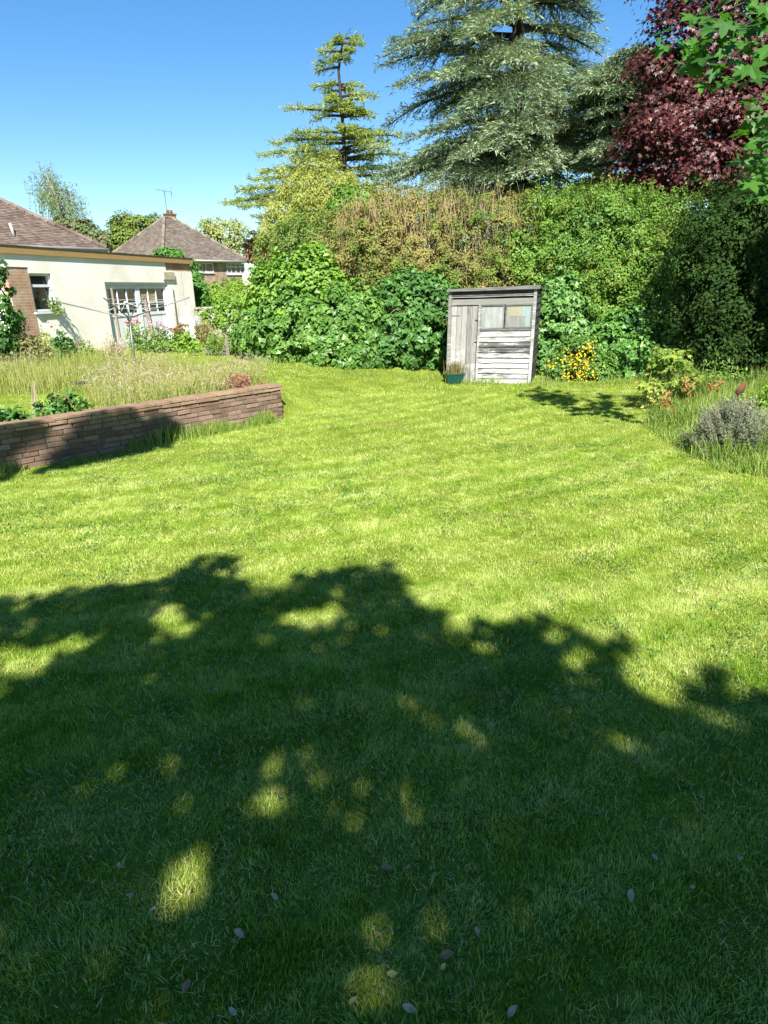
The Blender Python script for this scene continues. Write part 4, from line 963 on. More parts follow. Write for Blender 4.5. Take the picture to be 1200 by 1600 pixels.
weeping('weeping_birch', 'slender weeping birch tree rising behind the red brown roof', [(72, 272, .55, 2.6), (60, 285, .5, 2.4), (82, 280, .5, 2.4), (92, 300, .5, 2.6), (110, 300, .5, 2.6), (100, 318, .5, 2.2), (120, 322, .45, 1.8), (76, 300, .4, 2.0), (112, 338, .6, 1.4), (90, 335, .5, 1.2)], 55, (96, 345), 16)
M_FARG = leaf_mat('far_shrub_leaf', [(.05, .09, .03), (.11, .15, .05), (.2, .2, .10), (.22, .12, .10)], .3, .6, .2, .3, .5)
far_tree('mixed_shrub_tree', 'low dark green and reddish tree beside the weeping birch', [lobe(118, 362, 52, 18, 10), lobe(140, 370, 52, 14, 10), lobe(100, 357, 52, 10, 8), lobe(152, 379, 51, 10, 8)], M_FARG, 120, .4, 5200, .26, at(120, 455, 52), .25)
M_PINE = leaf_mat('pine_foliage', [(.06, .10, .02), (.13, .18, .03), (.24, .29, .06)], .22, .6, .2, .4, .4)
far_tree('spreading_pine', 'round topped dark green pine behind the pyramid roof', [lobe(195, 360, 62, 20, 15), lobe(182, 374, 62, 14, 12), lobe(218, 353, 62, 18, 9), lobe(236, 348, 62, 10, 5), lobe(205, 380, 62, 24, 10)], M_PINE, 190, .5, 9000, .26, at(205, 455, 62), .35, rough=.25)
M_PALET = leaf_mat('pale_tree_leaf', [(.16, .2, .05), (.28, .31, .09), (.40, .41, .16)], .3, .6, .2, .4, .4)
far_tree('pale_ash_tree', 'thin pale green tree beside the pyramid roof', [lobe(338, 356, 66, 22, 10), lobe(350, 368, 66, 26, 12), lobe(372, 372, 66, 16, 14), lobe(386, 382, 66, 10, 14), lobe(360, 382, 66, 20, 10)], M_PALET, 110, .7, 3600, .26, at(360, 455, 66), .3, rough=.25)
# ------------------------------------------------------------------ cedars
def cedar(name, label, trunk, branches, m, rib=(.16, .30), wid=.05, dens=16, tdroop=.25, bark=M_BARK, trunk_r=.35, rise_n=.15, twl=.34, nup=1.2, tilt=.0):
    """trunk: polyline; branches: (height share point, azimuth, length, rise, droop)"""
    trunk = np.asarray(trunk); t = thing(name, label, 'tree', trunk[0])
    b = MB(); b.tube(trunk, np.linspace(trunk_r, trunk_r*.12, len(trunk)), 12); tk = b.build('trunk', bark, t, True)
    b = MB(); PP, DD, NN, RR = [], [], [], []
    for (s, phi, L, rise, droop) in branches:
        s = np.asarray(s); h = np.array([math.cos(phi), math.sin(phi), 0]); sd = np.array([-math.sin(phi), math.cos(phi), 0])
        tt = np.linspace(0, 1, 8); w_ = rng.normal()*.06*L
        pts = s+tt[:, None]*L*h+(rise*L*tt-droop*L*tt**2)[:, None]*np.array([0, 0, 1.])+(np.sin(tt*PI)*w_)[:, None]*sd
        b.tube(pts, np.linspace(.05+.012*L, .012, 8), 6)
        rb = U()
        ntw = max(6, int(L*6.0))
        for k in range(ntw):
            q = .16+.84*(k+U())/ntw; i = min(int(q*7), 6); o_ = pts[i]+(pts[i+1]-pts[i])*(q*7-i)
            for side in (-1, 1):
                a = math.radians(U(30, 62)); d = norm(h*math.cos(a)+sd*side*math.sin(a)+np.array([0, 0, U(-.6, 1.)*tilt]))
                l = twl*L*(1.08-q)**.8*U(.5, 1.2)+.22; l = min(l, 2.4)
                nr = max(3, int(l*dens)); u_ = (np.arange(nr)+U(0, 1, nr))/nr
                p = o_+u_[:, None]*l*d+(-(tdroop*l*u_**2)+.10*l*u_*rise_n)[:, None]*np.array([0, 0, 1.])
                sp = rng.normal(size=(nr, 1))*.55
                dv = d+sp*np.cross(d, [0, 0, 1.])+np.array([0, 0, 1.])*(-2*tdroop*u_*.7+rng.normal(size=nr)*.22)[:, None]
                PP.append(p+rng.normal(size=(nr, 3))*.03); DD.append(dv); NN.append(np.array([0, 0, nup])+rng.normal(size=(nr, 3))*.45); RR.append(np.clip(rb*.35+U(0, 1, nr)*.65, 0, 1))
                if l > .9:
                    b.tube([o_, o_+l*.5*d-np.array([0, 0, tdroop*l*.25]), o_+l*d-np.array([0, 0, tdroop*l])], [.02, .013, .006], 3)
    b.build('branches', bark, t)
    P = np.concatenate(PP); D = np.concatenate(DD); Nn = np.concatenate(NN); R_ = np.concatenate(RR); n = len(P)
    leaves('needles', m, t, P, Nn, U(rib[0], rib[1], n), KITE, wid/((rib[0]+rib[1])/2), 0, R_, norm(D))
    return t
# the layered cedar on the left: tiers read from the photograph
YC = 33.
M_CED1 = leaf_mat('yellow_green_needles', [(.13, .18, .045), (.25, .31, .075), (.39, .44, .13), (.50, .52, .19)], .4, .6, .2, .5, .35)
tr = [at(545, 455, YC)*np.array([1, 1, 0])+np.array([0, 0, .4]), at(543, 330, YC), at(536, 200, YC), at(529, 110, YC), at(536, 62, YC), at(548, 44, YC)]
def trunk_at(tr, z):
    for a, c in zip(tr[:-1], tr[1:]):
        if a[2] <= z <= c[2]+1e-6: return a+(c-a)*((z-a[2])/(c[2]-a[2]))
    return tr[-1]
K = YC/F*1.02; br = []
tiers = [(60, 8, 22), (68, 18, 22), (80, 28, 12), (92, 32, 8), (104, 32, 4), (131, 36, 26), (150, 15, 46), (158, 20, 30), (172, 72, 28), (180, 40, 40), (205, 66, 48), (214, 100, 78), (222, 55, 60), (238, 115, 58), (246, 70, 82), (262, 118, 60), (275, 130, 70), (292, 150, 60), (305, 178, 60), (318, 150, 70), (335, 130, 80), (352, 120, 80), (375, 120, 90)]
for (py, l, r) in tiers:
    c = trunk_at(tr, at(540, py, YC)[2])
    for px_, az in ((l, PI), (r, 0.)):
        if px_ < 6: continue
        a = az+rng.normal()*.22; L = px_*K/max(.6, abs(math.cos(a)))
        br.append((c-np.array([0, 0, .02*L]), a, L, .12, .10 if L > 1.5 else .2))
    Lm = (l+r)/2*K*.85
    for q in range(2 if py > 140 else (1 if U() > .6 else 0)):
        br.append((c+np.array([0, 0, U(-.3, .3)]), U(0, 2*PI), Lm*U(.5, .95), .12, .12))
for q in range(26):
    py = U(58, 345); c = trunk_at(tr, at(540, py, YC)[2])
    if 108 < py < 126 or 184 < py < 196: continue
    br.append((c, U(0, 2*PI), U(.3, .7)*(1 if py > 140 else .6), U(.1, .5), .15))
cedar('layered_cedar', 'young cedar tree with flat separate tiers of yellow green branches', tr, br, M_CED1, (.12, .25), .042, 36, .14, M_BARK, .12, .8, .21, .7, .45)
# dark cedar low on the left
tr = [at(440, 455, 40)*np.array([1, 1, 0])+np.array([0, 0, .4]), at(440, 380, 40), at(442, 335, 40)]
br = [(trunk_at(tr, at(440, y_, 40)[2]), PI+rng.normal()*.3 if k % 3 else rng.normal()*.3, L_*40/F, .25, .1) for k, (y_, L_) in enumerate(((350, 26), (352, 28), (356, 20), (366, 38), (370, 40), (374, 34), (378, 45), (384, 50), (390, 55), (394, 40)))]
cedar('dark_cedar', 'dark green cedar branches peeping out beside the golden conifer', tr, br, M_DKCON, (.2, .4), .09, 16, .1, M_BARK, .2, .3, .25)
# the great blue cedar
YB = 27.5
M_CED2 = leaf_mat('blue_grey_needles', [(.06, .10, .06), (.14, .20, .12), (.26, .325, .19), (.39, .43, .27)], .25, .6, .25, .45, .4)
tr = [at(812, 455, YB)*np.array([1, 1, 0])+np.array([0, 0, .4]), at(812, 300, YB), at(810, 150, YB), at(809, 50, YB), at(811, -60, YB), at(815, -180, YB), at(818, -300, YB)]
K = YB/F*1.02; br = []
def B(py, az_deg, lpx, rise=.2, droop=.22, j=.12):
    z = at(812, py, YB)[2]; c = trunk_at(tr, z); br.append((c, math.radians(az_deg)+rng.normal()*j, lpx*K, rise, droop))
def E(ex, ey, dY, sy, arch=.22):
    s0 = np.array([at(812, sy, YB)[0]*1., YB, at(812, sy, YB)[2]]); e = at(ex, ey, YB+dY); v = e-s0; L = np.hypot(v[0], v[1])
    br.append((s0, math.atan2(v[1], v[0]), L*.94, v[2]/L+arch, arch))
for q in ((648, 8, 0, 20), (632, 38, -1, 40), (606, 62, .5, 62), (588, 82, -1.5, 78), (594, 108, 1, 100), (606, 142, -1, 122), (596, 190, 0, 155), (606, 218, -2, 188), (640, 160, 2, 140), (648, 238, -3, 212), (606, 258, 0, 228), (572, 290, -1, 252), (594, 312, -3, 272), (655, 292, -4, 262), (684, 205, -4, 172), (694, 120, -4, 95), (705, 62, -4, 42), (660, 180, 1.5, 150), (640, 275, 1, 240), (700, 20, -3.5, 0), (730, 45, -4, 22),
          (760, 112, -5, 86), (830, 102, -5.5, 84), (868, 128, -4, 102), (742, 172, -5.5, 140), (800, 178, -6, 148), (860, 168, -5, 142), (722, 242, -5.5, 212), (780, 238, -6.5, 208), (842, 218, -6, 190), (760, 292, -6, 262), (822, 292, -6.5, 260), (880, 256, -5, 228), (702, 302, -5, 276), (850, 320, -5, 292), (780, 325, -5, 300), (620, 322, -2, 296), (650, 318, -4, 300), (690, 322, -5, 305), (740, 322, -5.5, 300), (590, 275, -2, 240),
          (930, 152, -2, 128), (948, 186, -1, 160), (944, 216, -3, 194), (926, 246, -3, 222), (975, 240, 0, 212), (955, 276, -3, 248), (990, 290, -1, 262), (905, 302, -4, 276), (960, 310, -2, 290),
          (945, 22, 1, -22), (935, 46, 2, 8), (948, 94, 0, 58), (936, 76, 2, 42), (900, 95, 3, 72), (920, 4, 2, -28), (890, 30, 3, -4)):
    E(q[0]+U(-16, 16), q[1]+U(-12, 12), q[2]+U(-.6, .6), q[3]+U(-10, 10), U(.14, .5))
for py in range(60, 340, 16): B(py, U(20, 160), U(90, 170), .2, .25)
for py, L in ((-120, 110), (-90, 130), (-60, 140), (-30, 150)):
    for a in (170, 205, 250, -10, -45): B(py+U(-14, 14), a, L*U(.6, 1.), U(.15, .35), U(.22, .45), .2)
for py in range(-280, -120, 22): B(py, U(0, 360), 70+.3*(py+280), .3, .2)
cedar('great_cedar', 'huge blue grey cedar with drooping boughs towering over the hedge', tr, br, M_CED2, (.12, .27), .036, 36, .42, M_BARK, .36, .3, .31, .8, .38)
# the second blue cedar behind the copper maple
YD = 24.
tr = [at(990, 455, YD)*np.array([1, 1, 0])+np.array([0, 0, .3]), at(990, 250, YD), at(988, 84, YD)]
K = YD/F; br = []
for py, L in ((92, 30), (102, 60), (112, 85), (124, 105), (136, 115), (150, 120), (166, 122), (182, 122), (198, 122), (215, 120), (235, 118), (256, 115), (280, 110), (305, 110)):
    z = at(1005, py, YD)[2]
    for a in (180, 195, 215, 240, 260, 280, 300, 330, 0): br.append((trunk_at(tr, z+U(-.25, .25)), math.radians(a+U(-18, 18)), L*K*U(.65, 1.15), U(.08, .25), U(.2, .36)))
cedar('grey_cedar', 'pale grey green cedar between the great cedar and the copper maple', tr, br, M_CED2, (.11, .25), .038, 32, .36, M_BARK, .25, .3, .32, .9, .3)
# ------------------------------------------------------------------ copper maple
M_COPPER = leaf_mat('copper_maple_leaf', [(.014, .005, .006), (.042, .010, .010), (.105, .026, .021), (.22, .085, .06)], .22, .45, .4, .9, .3, (1.5, .6, .5))
def layered_tree(name, label, lobes, m, nclump, cr, nleaf, size, T, base, bark, r0, limbs=26, flat=.45):
    """crown of flat drooping sprays"""
    C = np.array([l[0] for l in lobes]); R_ = np.array([l[1] for l in lobes]); w = R_[:, 0]*R_[:, 2]; w /= w.sum()
    cs, ns = [], []
    while len(cs) < nclump:
        i = rng.choice(len(C), p=w); d = rng.normal(size=3); d /= np.linalg.norm(d)
        if d[1] > .75: continue
        p = C[i]+R_[i]*d*(U(.5, 1.06)**.6)
        cs.append(p); ns.append(d)
    cs = np.array(cs); ns = np.array(ns); k = nleaf//nclump; mm = len(cs)
    rr = cr*U(.6, 1.4, (mm, 1, 1))
    dd = rng.normal(size=(mm, k, 3))*np.array([.55, .55, .20])
    rad = np.linalg.norm(dd[..., :2], axis=-1)
    P = cs[:, None, :]+dd*rr; P[..., 2] -= (.28*rad**2)[..., :]*rr[..., 0]
    outw = ns*np.array([1, 1, 0])
    Nn = outw[:, None, :]*.55+dd*.6+np.array([0, -.25, .75])+rng.normal(size=(mm, k, 3))*.38
    D = outw[:, None, :]*.8+dd*.7+np.array([0, -.1, -.75])+rng.normal(size=(mm, k, 3))*.3
    rn = np.clip(U(0, 1, (mm, 1))*.35+U(0, 1, (mm, k))*.65, 0, 1)
    t = thing(name, label, 'tree', base)
    n = mm*k
    leaves('crown', m, t, P.reshape(-1, 3), Nn.reshape(-1, 3), size*U(.6, 1.3, n), T, 1., 0, rn.ravel(), norm(D.reshape(-1, 3)))
    b = MB(); base = np.asarray(base, float); top = C.mean(0)+np.array([0, .5, R_[:, 2].max()*.4])
    tp_ = [base+(top-base)*q/6+np.array([rng.normal()*.06, rng.normal()*.06, 0]) for q in range(7)]; b.tube(tp_, np.linspace(r0, r0*.25, 7), 12)
    for i in rng.choice(mm, min(limbs, mm), replace=False):
        s = tp_[int(U(1.5, 6))]; e = cs[i]; b.tube([s, s*.45+e*.55+np.array([0, 0, .18*np.linalg.norm(e-s)]), e], [r0*.35, r0*.2, .012], 6)
    b.build('trunk', bark, t, True); return t
Ym = 21.
pb_ = at(1235, 455, Ym+.5); pb_[2] = .0
layered_tree('copper_maple', 'dark red copper maple tree with drooping layers', [lobe(1085, 210, Ym, 100, 62, 1.95), lobe(1150, 140, Ym+.2, 95, 60, 1.95), lobe(1070, 62, Ym+.3, 36, 42, 1.05), lobe(1110, 25, Ym+.4, 60, 45, 1.50), lobe(1180, 50, Ym+.5, 80, 70, 1.95), lobe(1010, 235, Ym, 38, 40, 1.05), lobe(1120, 265, Ym-.2, 90, 34, 1.65), lobe(1240, 170, Ym+.5, 90, 110, 2.10), lobe(1025, 95, Ym, 22, 16, 0.60), lobe(1130, -50, Ym+.5, 90, 60, 1.80), lobe(1220, 260, Ym+.2, 70, 50, 1.80)], M_COPPER, 700, .58, 48000, .118, MAPS, pb_, M_BARK, .32)
# ================================================================== the maple whose crown hangs over the camera
M_GMAPLE = leaf_mat('green_maple_leaf', [(.02, .07, .009), (.038, .115, .014), (.065, .17, .02)], .4, .45, .3, .8, .3, (1.5, 1.6, .5))
SH = [(-500, 965), (-60, 945), (40, 938), (100, 925), (190, 912), (270, 905), (285, 885), (340, 870), (375, 876), (372, 900), (385, 915), (430, 930), (455, 918), (470, 897), (540, 886), (600, 880), (625, 893), (650, 935), (692, 965), (700, 985), (735, 985), (800, 975), (820, 957), (840, 973), (870, 978), (920, 983), (985, 1005), (960, 1022), (955, 1060), (1000, 1075), (1040, 1090), (1080, 1112), (1078, 1070), (1100, 1050), (1150, 1050), (1160, 1080), (1200, 1090), (1330, 1080), (1400, 1700), (-700, 1700), (-700, 980)]
HOLES = [(30, 1030, 52, 26), (110, 1005, 24, 11), (268, 973, 30, 14), (465, 968, 34, 17), (690, 1042, 22, 11), (735, 1132, 34, 15), (655, 1105, 28, 18), (900, 1030, 26, 15), (902, 1082, 20, 13), (880, 1117, 26, 15), (622, 1226, 34, 15), (545, 1262, 30, 14), (590, 1250, 14, 8), (660, 1258, 20, 12), (435, 1238, 34, 20), (170, 1285, 26, 16), (590, 1450, 26, 28), (582, 1510, 38, 40), (560, 1575, 50, 52), (705, 1525, 34, 26), (835, 1452, 36, 30), (290, 1368, 32, 24), (1100, 1595, 75, 32), (1125, 1135, 46, 18), (640, 920, 20, 9), (520, 960, 22, 10), (940, 985, 14, 6)]
n = 90000
gx_ = U(-9, 8, n); gy_ = U(-4.5, 5.3, n)
px_, py_, w_ = project(np.stack([gx_, gy_, np.zeros(n)], 1))
vis = w_ > .3
keep = np.where(vis, inpoly(px_, py_, [(a, c) for a, c in SH]), (np.abs(gx_) < 8))
keep = np.where(vis & (py_ > 1640), True, keep)
hole = np.zeros(n, bool)
jx = px_+rng.normal(size=n)*3; jy = py_+rng.normal(size=n)*2
pm = np.where(vis, F/np.maximum(w_, .3), 0)*np.where(py_ > 1400, .055, .03)
hn = vnoise(gx_*7, gy_*7, 71)*.6+vnoise(gx_*17, gy_*17, 72)*.4
for (a, c, rx, ry) in HOLES: hole |= (((jx-a)/(rx+pm))**2+((jy-c)/(ry+pm*.6))**2 < .45+1.2*hn)
keep &= ~(hole & vis)
fine = vnoise(gx_*11, gy_*11, 73)*.55+vnoise(gx_*23, gy_*23, 74)*.45
up_ = np.where(vis, inpoly(px_, py_-.14*F/np.maximum(w_, .5)*.5, [(a, c) for a, c in SH]), True)   # clear of the ragged rim
up2 = np.where(vis, inpoly(px_, py_-.9*F/np.maximum(w_, .5)*.5, [(a, c) for a, c in SH]), True)
keep &= np.where(up2, fine < .735, np.where(up_, fine < .66, fine < .53))
thin = (py_ > 1640) | ~vis
keep &= ~(thin & (U(0, 1, n) < .45))
gx_, gy_ = gx_[keep], gy_[keep]
# each spray of leaves gets its own height, so the crown has depth
hz = 5.4+1.6*vnoise(gx_*.9, gy_*.9, 61)+1.2*vnoise(gx_*3, gy_*3, 62)+U(-.35, .35, len(gx_))
lp = np.stack([gx_, gy_, 0*gx_], 1)+SV*(hz/SV[2])[:, None]
# the sprays whose shade dapples the brick wall
WS_ = [(-20, 668), (60, 668), (150, 655), (210, 650), (250, 650), (285, 668), (268, 690), (262, 700), (245, 700), (215, 712), (200, 735), (130, 748), (60, 752), (-20, 765), (-160, 770), (-160, 690)]
n = 9000
uu = U(-7, 0, n); vv = U(-.35, .62, n)
P = np.array([W1[0], W1[1], 0])+uu[:, None]*np.array([WT[0], WT[1], 0])+np.where(vv < 0, 1, 0)[:, None]*(-vv)[:, None]*(-np.array([WN[0], WN[1], 0]))+np.clip(vv, 0, 1)[:, None]*np.array([0, 0, 1.])
a, c, w_ = project(P); k = inpoly(a, c, WS_)
streak = vnoise(uu*3.2-vv*3.4, vv*1.2, 66)
k &= streak < .50+.16*(uu < -2.6)
P = P[k]; hz = 8.2+1.3*vnoise(P[:, 0]*2, P[:, 1]*2, 67)
lp2 = P+SV*(hz/SV[2])[:, None]
lpa = np.concatenate([lp, lp2]); n = len(lpa)
mb = np.array([2.2, -6.2, 0.0]); mb[2] = float(terrain(mb[0], mb[1]))
gm_ = thing('green_maple', 'green maple tree whose crown overhangs and shades the near lawn', 'tree', mb)
mb2 = np.array([10.4, 5.2, 0.0]); mb2[2] = float(terrain(mb2[0], mb2[1]))
gm2 = thing('sycamore_tree', 'sycamore with large green leaves on a bough over the copper maple', 'tree', mb2)
# the bough that hangs into view at the upper right
bp, bn_, bd = [], [], []
BO = [(1075, 55, 7.0, 22), (1095, 85, 6.8, 30), (1120, 70, 6.7, 26), (1140, 105, 6.5, 26), (1165, 60, 6.6, 24), (1180, 115, 6.2, 28), (1160, 35, 6.8, 22), (1135, 15, 7, 18), (1110, 100, 7.0, 16), (1195, 40, 6.4, 24), (1200, 150, 6.0, 20), (1190, 215, 5.6, 20), (1197, 245, 5.4, 22), (1185, 285, 5.2, 22), (1204, 312, 5.0, 12), (1196, 342, 5.2, 8), (1165, 262, 5.6, 10), (1205, 190, 5.8, 20), (1215, 270, 5.2, 16), (1220, 100, 6.0, 18), (1230, 20, 6.2, 16), (1085, 20, 7.2, 10), (1140, -20, 7, 12), (1200, -20, 6.5, 12)]
ends = []
for (x_, y_, Y_, c_) in BO:
    e = at(x_, y_, Y_*(1.2 if y_ < 160 else 1.5)); ends.append(e)
    for q in range(max(3, int(c_*.62))):
        bp.append(e+np.array([rng.normal()*.15, rng.normal()*.16, rng.normal()*.11+.05])); bn_.append(np.array([rng.normal()*.4, -.45+rng.normal()*.35, .8+rng.normal()*.25])); bd.append(np.array([rng.normal()*.7-.3, -.3+rng.normal()*.4, -.75+rng.normal()*.3]))
bp, bn_, bd = np.array(bp), np.array(bn_), np.array(bd)
# more crown out of frame to the right: it keeps the dark evergreen in shade
tg = []
for i in range(4200):
    s = at(U(1150, 1330), U(400, 590), 13.6); hz_ = U(4.2, 6.8); tg.append(s+SV*(hz_/SV[2])*U(.9, 1.1))
tg = np.array(tg); a, c, w_ = project(tg); ok = ~((w_ > .2) & (a > -20) & (a < 1215) & (c > -60) & (c < 1700)); tg = tg[ok]
for (Pq, par) in ((lpa, gm_), (tg, gm2)):
    n = len(Pq); Nn = np.array([SV[0]*.6, SV[1]*.6, 1.])+rng.normal(size=(n, 3))*.35
    leaves('crown', M_GMAPLE, par, Pq, Nn, .135*U(.7, 1.3, n), MAPS, 1., .5)
leaves('foliage', M_GMAPLE, gm2, bp, bn_, .18*U(.55, 1.25, len(bp)), MAPLE, 1., 0, None, norm(bd))
b = MB(); tp_ = [mb, mb+np.array([-.2, .1, 2.4]), mb+np.array([-.3, .3, 5]), mb+np.array([-.6, .2, 7.2]), mb+np.array([-1.2, -.1, 9.2])]
b.tube(tp_, [.34, .29, .25, .16, .05], 14)
for i in rng.choice(len(lp), 40, replace=False):
    s = tp_[int(U(3, 4.9))]; e = lp[i]; b.tube([s, (s*.5+e*.5)+np.array([0, -.2, .3]), e], [.07, .04, .008], 6)
b.build('trunk', M_GREYBARK, gm_, True)
b = MB(); tp_ = [mb2, mb2+np.array([-.1, .1, 2.4]), mb2+np.array([-.3, .2, 4.6]), mb2+np.array([-.5, .3, 7.])]
b.tube(tp_, [.26, .22, .17, .05], 12)
mid_ = np.array([7.2, 6.2, 5.6]); b.tube([tp_[2], (tp_[2]+mid_)/2+np.array([0, 0, .5]), mid_], [.12, .08, .045], 8)
for e in ends: b.tube([mid_, (mid_+e)/2+np.array([.1, 0, .12]), e+np.array([0, 0, .08])], [.022, .012, .005], 5)
for i in rng.choice(len(tg), 24, replace=False): b.tube([tp_[2], (tp_[2]+tg[i])/2+np.array([0, 0, .3]), tg[i]], [.06, .03, .008], 5)
b.build('trunk', M_GREYBARK, gm2, True)

# ================================================================== rotary clothes line
M_STEEL = simple_mat('grey_galvanised_steel', [(.12, .125, .125), (.2, .205, .205)], 14, .5, .5, .05, .5)
M_CORD = simple_mat('white_cord', [(.3, .3, .29), (.4, .4, .39)], 20, .7)
cb = g(213, 586); ra = thing('rotary_clothes_line', 'grey steel rotary clothes line standing in the long grass', 'clothes line', cb)
Yc = cb[1]
hub = at(202, 497, Yc); top_ = at(196.5, 472, Yc)
b = MB(); b.tube([cb-np.array([0, 0, .1]), hub], .025, 10); b.build('pole', M_STEEL, ra, True)
b = MB(); b.tube([hub, top_], .018, 8); b.build('pole', M_STEEL, ra, True)
b = MB(); b.lathe(hub-np.array([0, 0, .05]), [(.03, 0), (.045, .01), (.045, .09), (.03, .10)], 14); b.build('hub', M_STEEL, ra)
b = MB(); b.lathe(top_-np.array([0, 0, .03]), [(.022, 0), (.05, .01), (.05, .03), (.022, .05)], 12); b.build('hub', M_CORD, ra)
tips = [at(91, 472, Yc+.35), at(227, 464, Yc+1.25), at(296, 464.5, Yc-.35)]
tips.append(2*hub-tips[1]+np.array([0, 0, 2*(tips[1][2]-hub[2])])); tips[3] = hub+(tips[3]-hub)*np.array([1, 1, 1.])
arm_objs = []
for k, tpp in enumerate(tips):
    b = MB(); b.tube([hub+(tpp-hub)*.02, tpp], .0135, 6); arm_objs.append(b.build('arm', M_STEEL, ra, True))
for k, tpp in enumerate(tips):       # struts from the top collar out to each arm
    b = MB(); m_ = hub+(tpp-hub)*.34; b.tube([top_, m_], .007, 5); b.build('strut', M_CORD, ra)
b = MB(); order = [0, 1, 2, 3]
for f_ in (.55, .75, .97):
    for i in range(4):
        p, q = hub+(tips[order[i]]-hub)*f_, hub+(tips[order[(i+1) % 4]]-hub)*f_
        b.tube([p, (p+q)/2-np.array([0, 0, .05]), q], .0028, 3)
b.build('washing_line', M_CORD, ra)
# ================================================================== old posts and junk in the border
M_POST = simple_mat('rotten_post_wood', [(.12, .09, .065), (.27, .22, .17)], 8, .9, .1, .6, 0, 6, 0, (1, 1, .2))
def post(px0, py0, px1, py1, Y, wd_, label):
    a, c = at(px0, py0, Y), at(px1, py1, Y); a2 = a.copy(); a2[2] = min(a[2], float(terrain(a[0], a[1]))-.05) if a[2] > .3 else a[2]
    o = thing('leaning_post', label, 'post', a, 'old fence posts')
    b = MB(); d = norm(c-a); s = norm(np.cross(d, [0, 1., 0])); f_ = np.cross(s, d); n_ = 9; V = []
    a = a-d*.25
    for i in range(n_+1):
        p = a+(c-a)*i/n_; w2 = wd_*(1-.12*i/n_)*U(.92, 1.06)
        V += [p-s*w2-f_*w2, p+s*w2-f_*w2, p+s*w2+f_*w2, p-s*w2+f_*w2]
    Fc = [(i*4+k, i*4+(k+1) % 4, i*4+4+(k+1) % 4, i*4+4+k) for i in range(n_) for k in range(4)]+[(3, 2, 1, 0), tuple(n_*4+k for k in range(4))]
    b.add(V, Fc); o2 = b.build('post_shaft', M_POST, o, bevel=.008)
    b = MB(); top = c
    b.tube([top-s*wd_*1.3-d*.05, top+s*wd_*1.3-d*.05], .012, 5); b.build('wire_staple', M_STEEL, o); return o
post(239, 527, 226, 466, 21.5, .062, 'thick weathered post leaning in front of the garage doors')
post(186, 520, 174, 450, 20.5, .034, 'thin rotten post leaning at the jamb of the garage doors')
M_CRATE = simple_mat('white_plastic', [(.66, .67, .68), (.8, .8, .8)], 5, .5, .4, .05)
cq = at(298, 512, 22.5); 
k_ = 22.5/F; cfr = frame([cq[0], cq[1], 0], [.97, -.25, 0], [-.25, -.97, 0])
ztp = at(298, 494, 22.5)[2]; zb_ = float(terrain(cq[0], cq[1]))
for lv in range(3):
    z0 = zb_+lv*(ztp-zb_)/3; z1 = z0+(ztp-zb_)/3-.012; o_ = .02*lv; hw_ = 11.5*k_
    crate = thing('white_crate', ('lowest', 'middle', 'topmost')[lv]+' white slatted crate of the pile by the extension corner', 'crate', (cq[0], cq[1], z0), 'white crates by the extension')
    b = MB()
    nsl = 3; sh_ = (z1-z0)/nsl
    for i in range(nsl):
        za, zb2 = z0+i*sh_, z0+(i+1)*sh_-.014
        b.box(cfr, (-hw_+o_, .17, za), (hw_+o_, .19, zb2)); b.box(cfr, (-hw_+o_, -.2, za), (hw_+o_, -.18, zb2)); b.box(cfr, (hw_+o_-.02, -.179, za), (hw_+o_, .169, zb2)); b.box(cfr, (-hw_+o_, -.179, za), (-hw_+o_+.02, .169, zb2))
    for cx in (-hw_+o_-.004, o_-.02, hw_+o_-.036): b.box(cfr, (cx, .1905, z0), (cx+.04, .20, z1))
    b.box(cfr, (-hw_+o_+.021, -.179, z0+.004), (hw_+o_-.021, .169, z0+.02))
    b.build('crate_tray', M_CRATE, crate)
# collapsed timber edging, dark tub
eq = g(352, 556); edg = thing('timber_raised_bed', 'collapsed timber raised bed edging in front of the border', 'raised bed', eq)
k_ = eq[1]/F; efr = frame(eq, [.995, .1, 0], [.1, -.995, 0])
M_OLDW = simple_mat('pale_old_timber', [(.10, .085, .066), (.2, .18, .15)], 6, .9, .1, .5, 0, 6, 0, (1, 1, 6))
b = MB(); b.box(efr, (-30*k_, -.02, .02), (1*k_, .015, 11*k_), .008); b.box(efr, (8*k_, -.03, 12*k_), (40*k_, .01, 17*k_), .008); b.build('rail_board', M_OLDW, edg)
b = MB(); b.box(efr, (2*k_, .016, -.05), (7*k_, .07, 27*k_), .006); b.build('post', M_OLDW, edg)
b = MB(); b.box(efr, (-30*k_, -.6, .0), (-27*k_, -.021, 11*k_), .008); b.build('side_board', M_OLDW, edg)
MB().box(efr, (38*k_, -.6, .0), (41*k_, -.031, 14*k_), .008).build('side_board', M_OLDW, edg)
M_BLACKP = simple_mat('faded_black_plastic', [(.03, .03, .032), (.09, .09, .09)], 6, .5, .4, .1)
tq2 = g(116, 556); tubo = thing('black_tub', 'tipped black plastic tub among weeds below the extension', 'tub', tq2); k_ = tq2[1]/F
b = MB(); tf = frame(tq2, [.97, .2, .12], [.2, -.97, 0.05])
V = np.array([[-15*k_, -.16, 0], [13*k_, -.16, 0], [13*k_, .16, 0], [-15*k_, .16, 0], [-18*k_, -.2, 20*k_], [17*k_, -.2, 16*k_], [17*k_, .2, 16*k_], [-18*k_, .2, 20*k_]]); b.hexa(tf(V)); b.build('tub_body', M_BLACKP, tubo, bevel=.015)
b = MB(); b.box(tf, (-19*k_, .17, 17*k_), (18*k_, .22, 20*k_)); b.build('tub_rim', M_BLACKP, tubo)
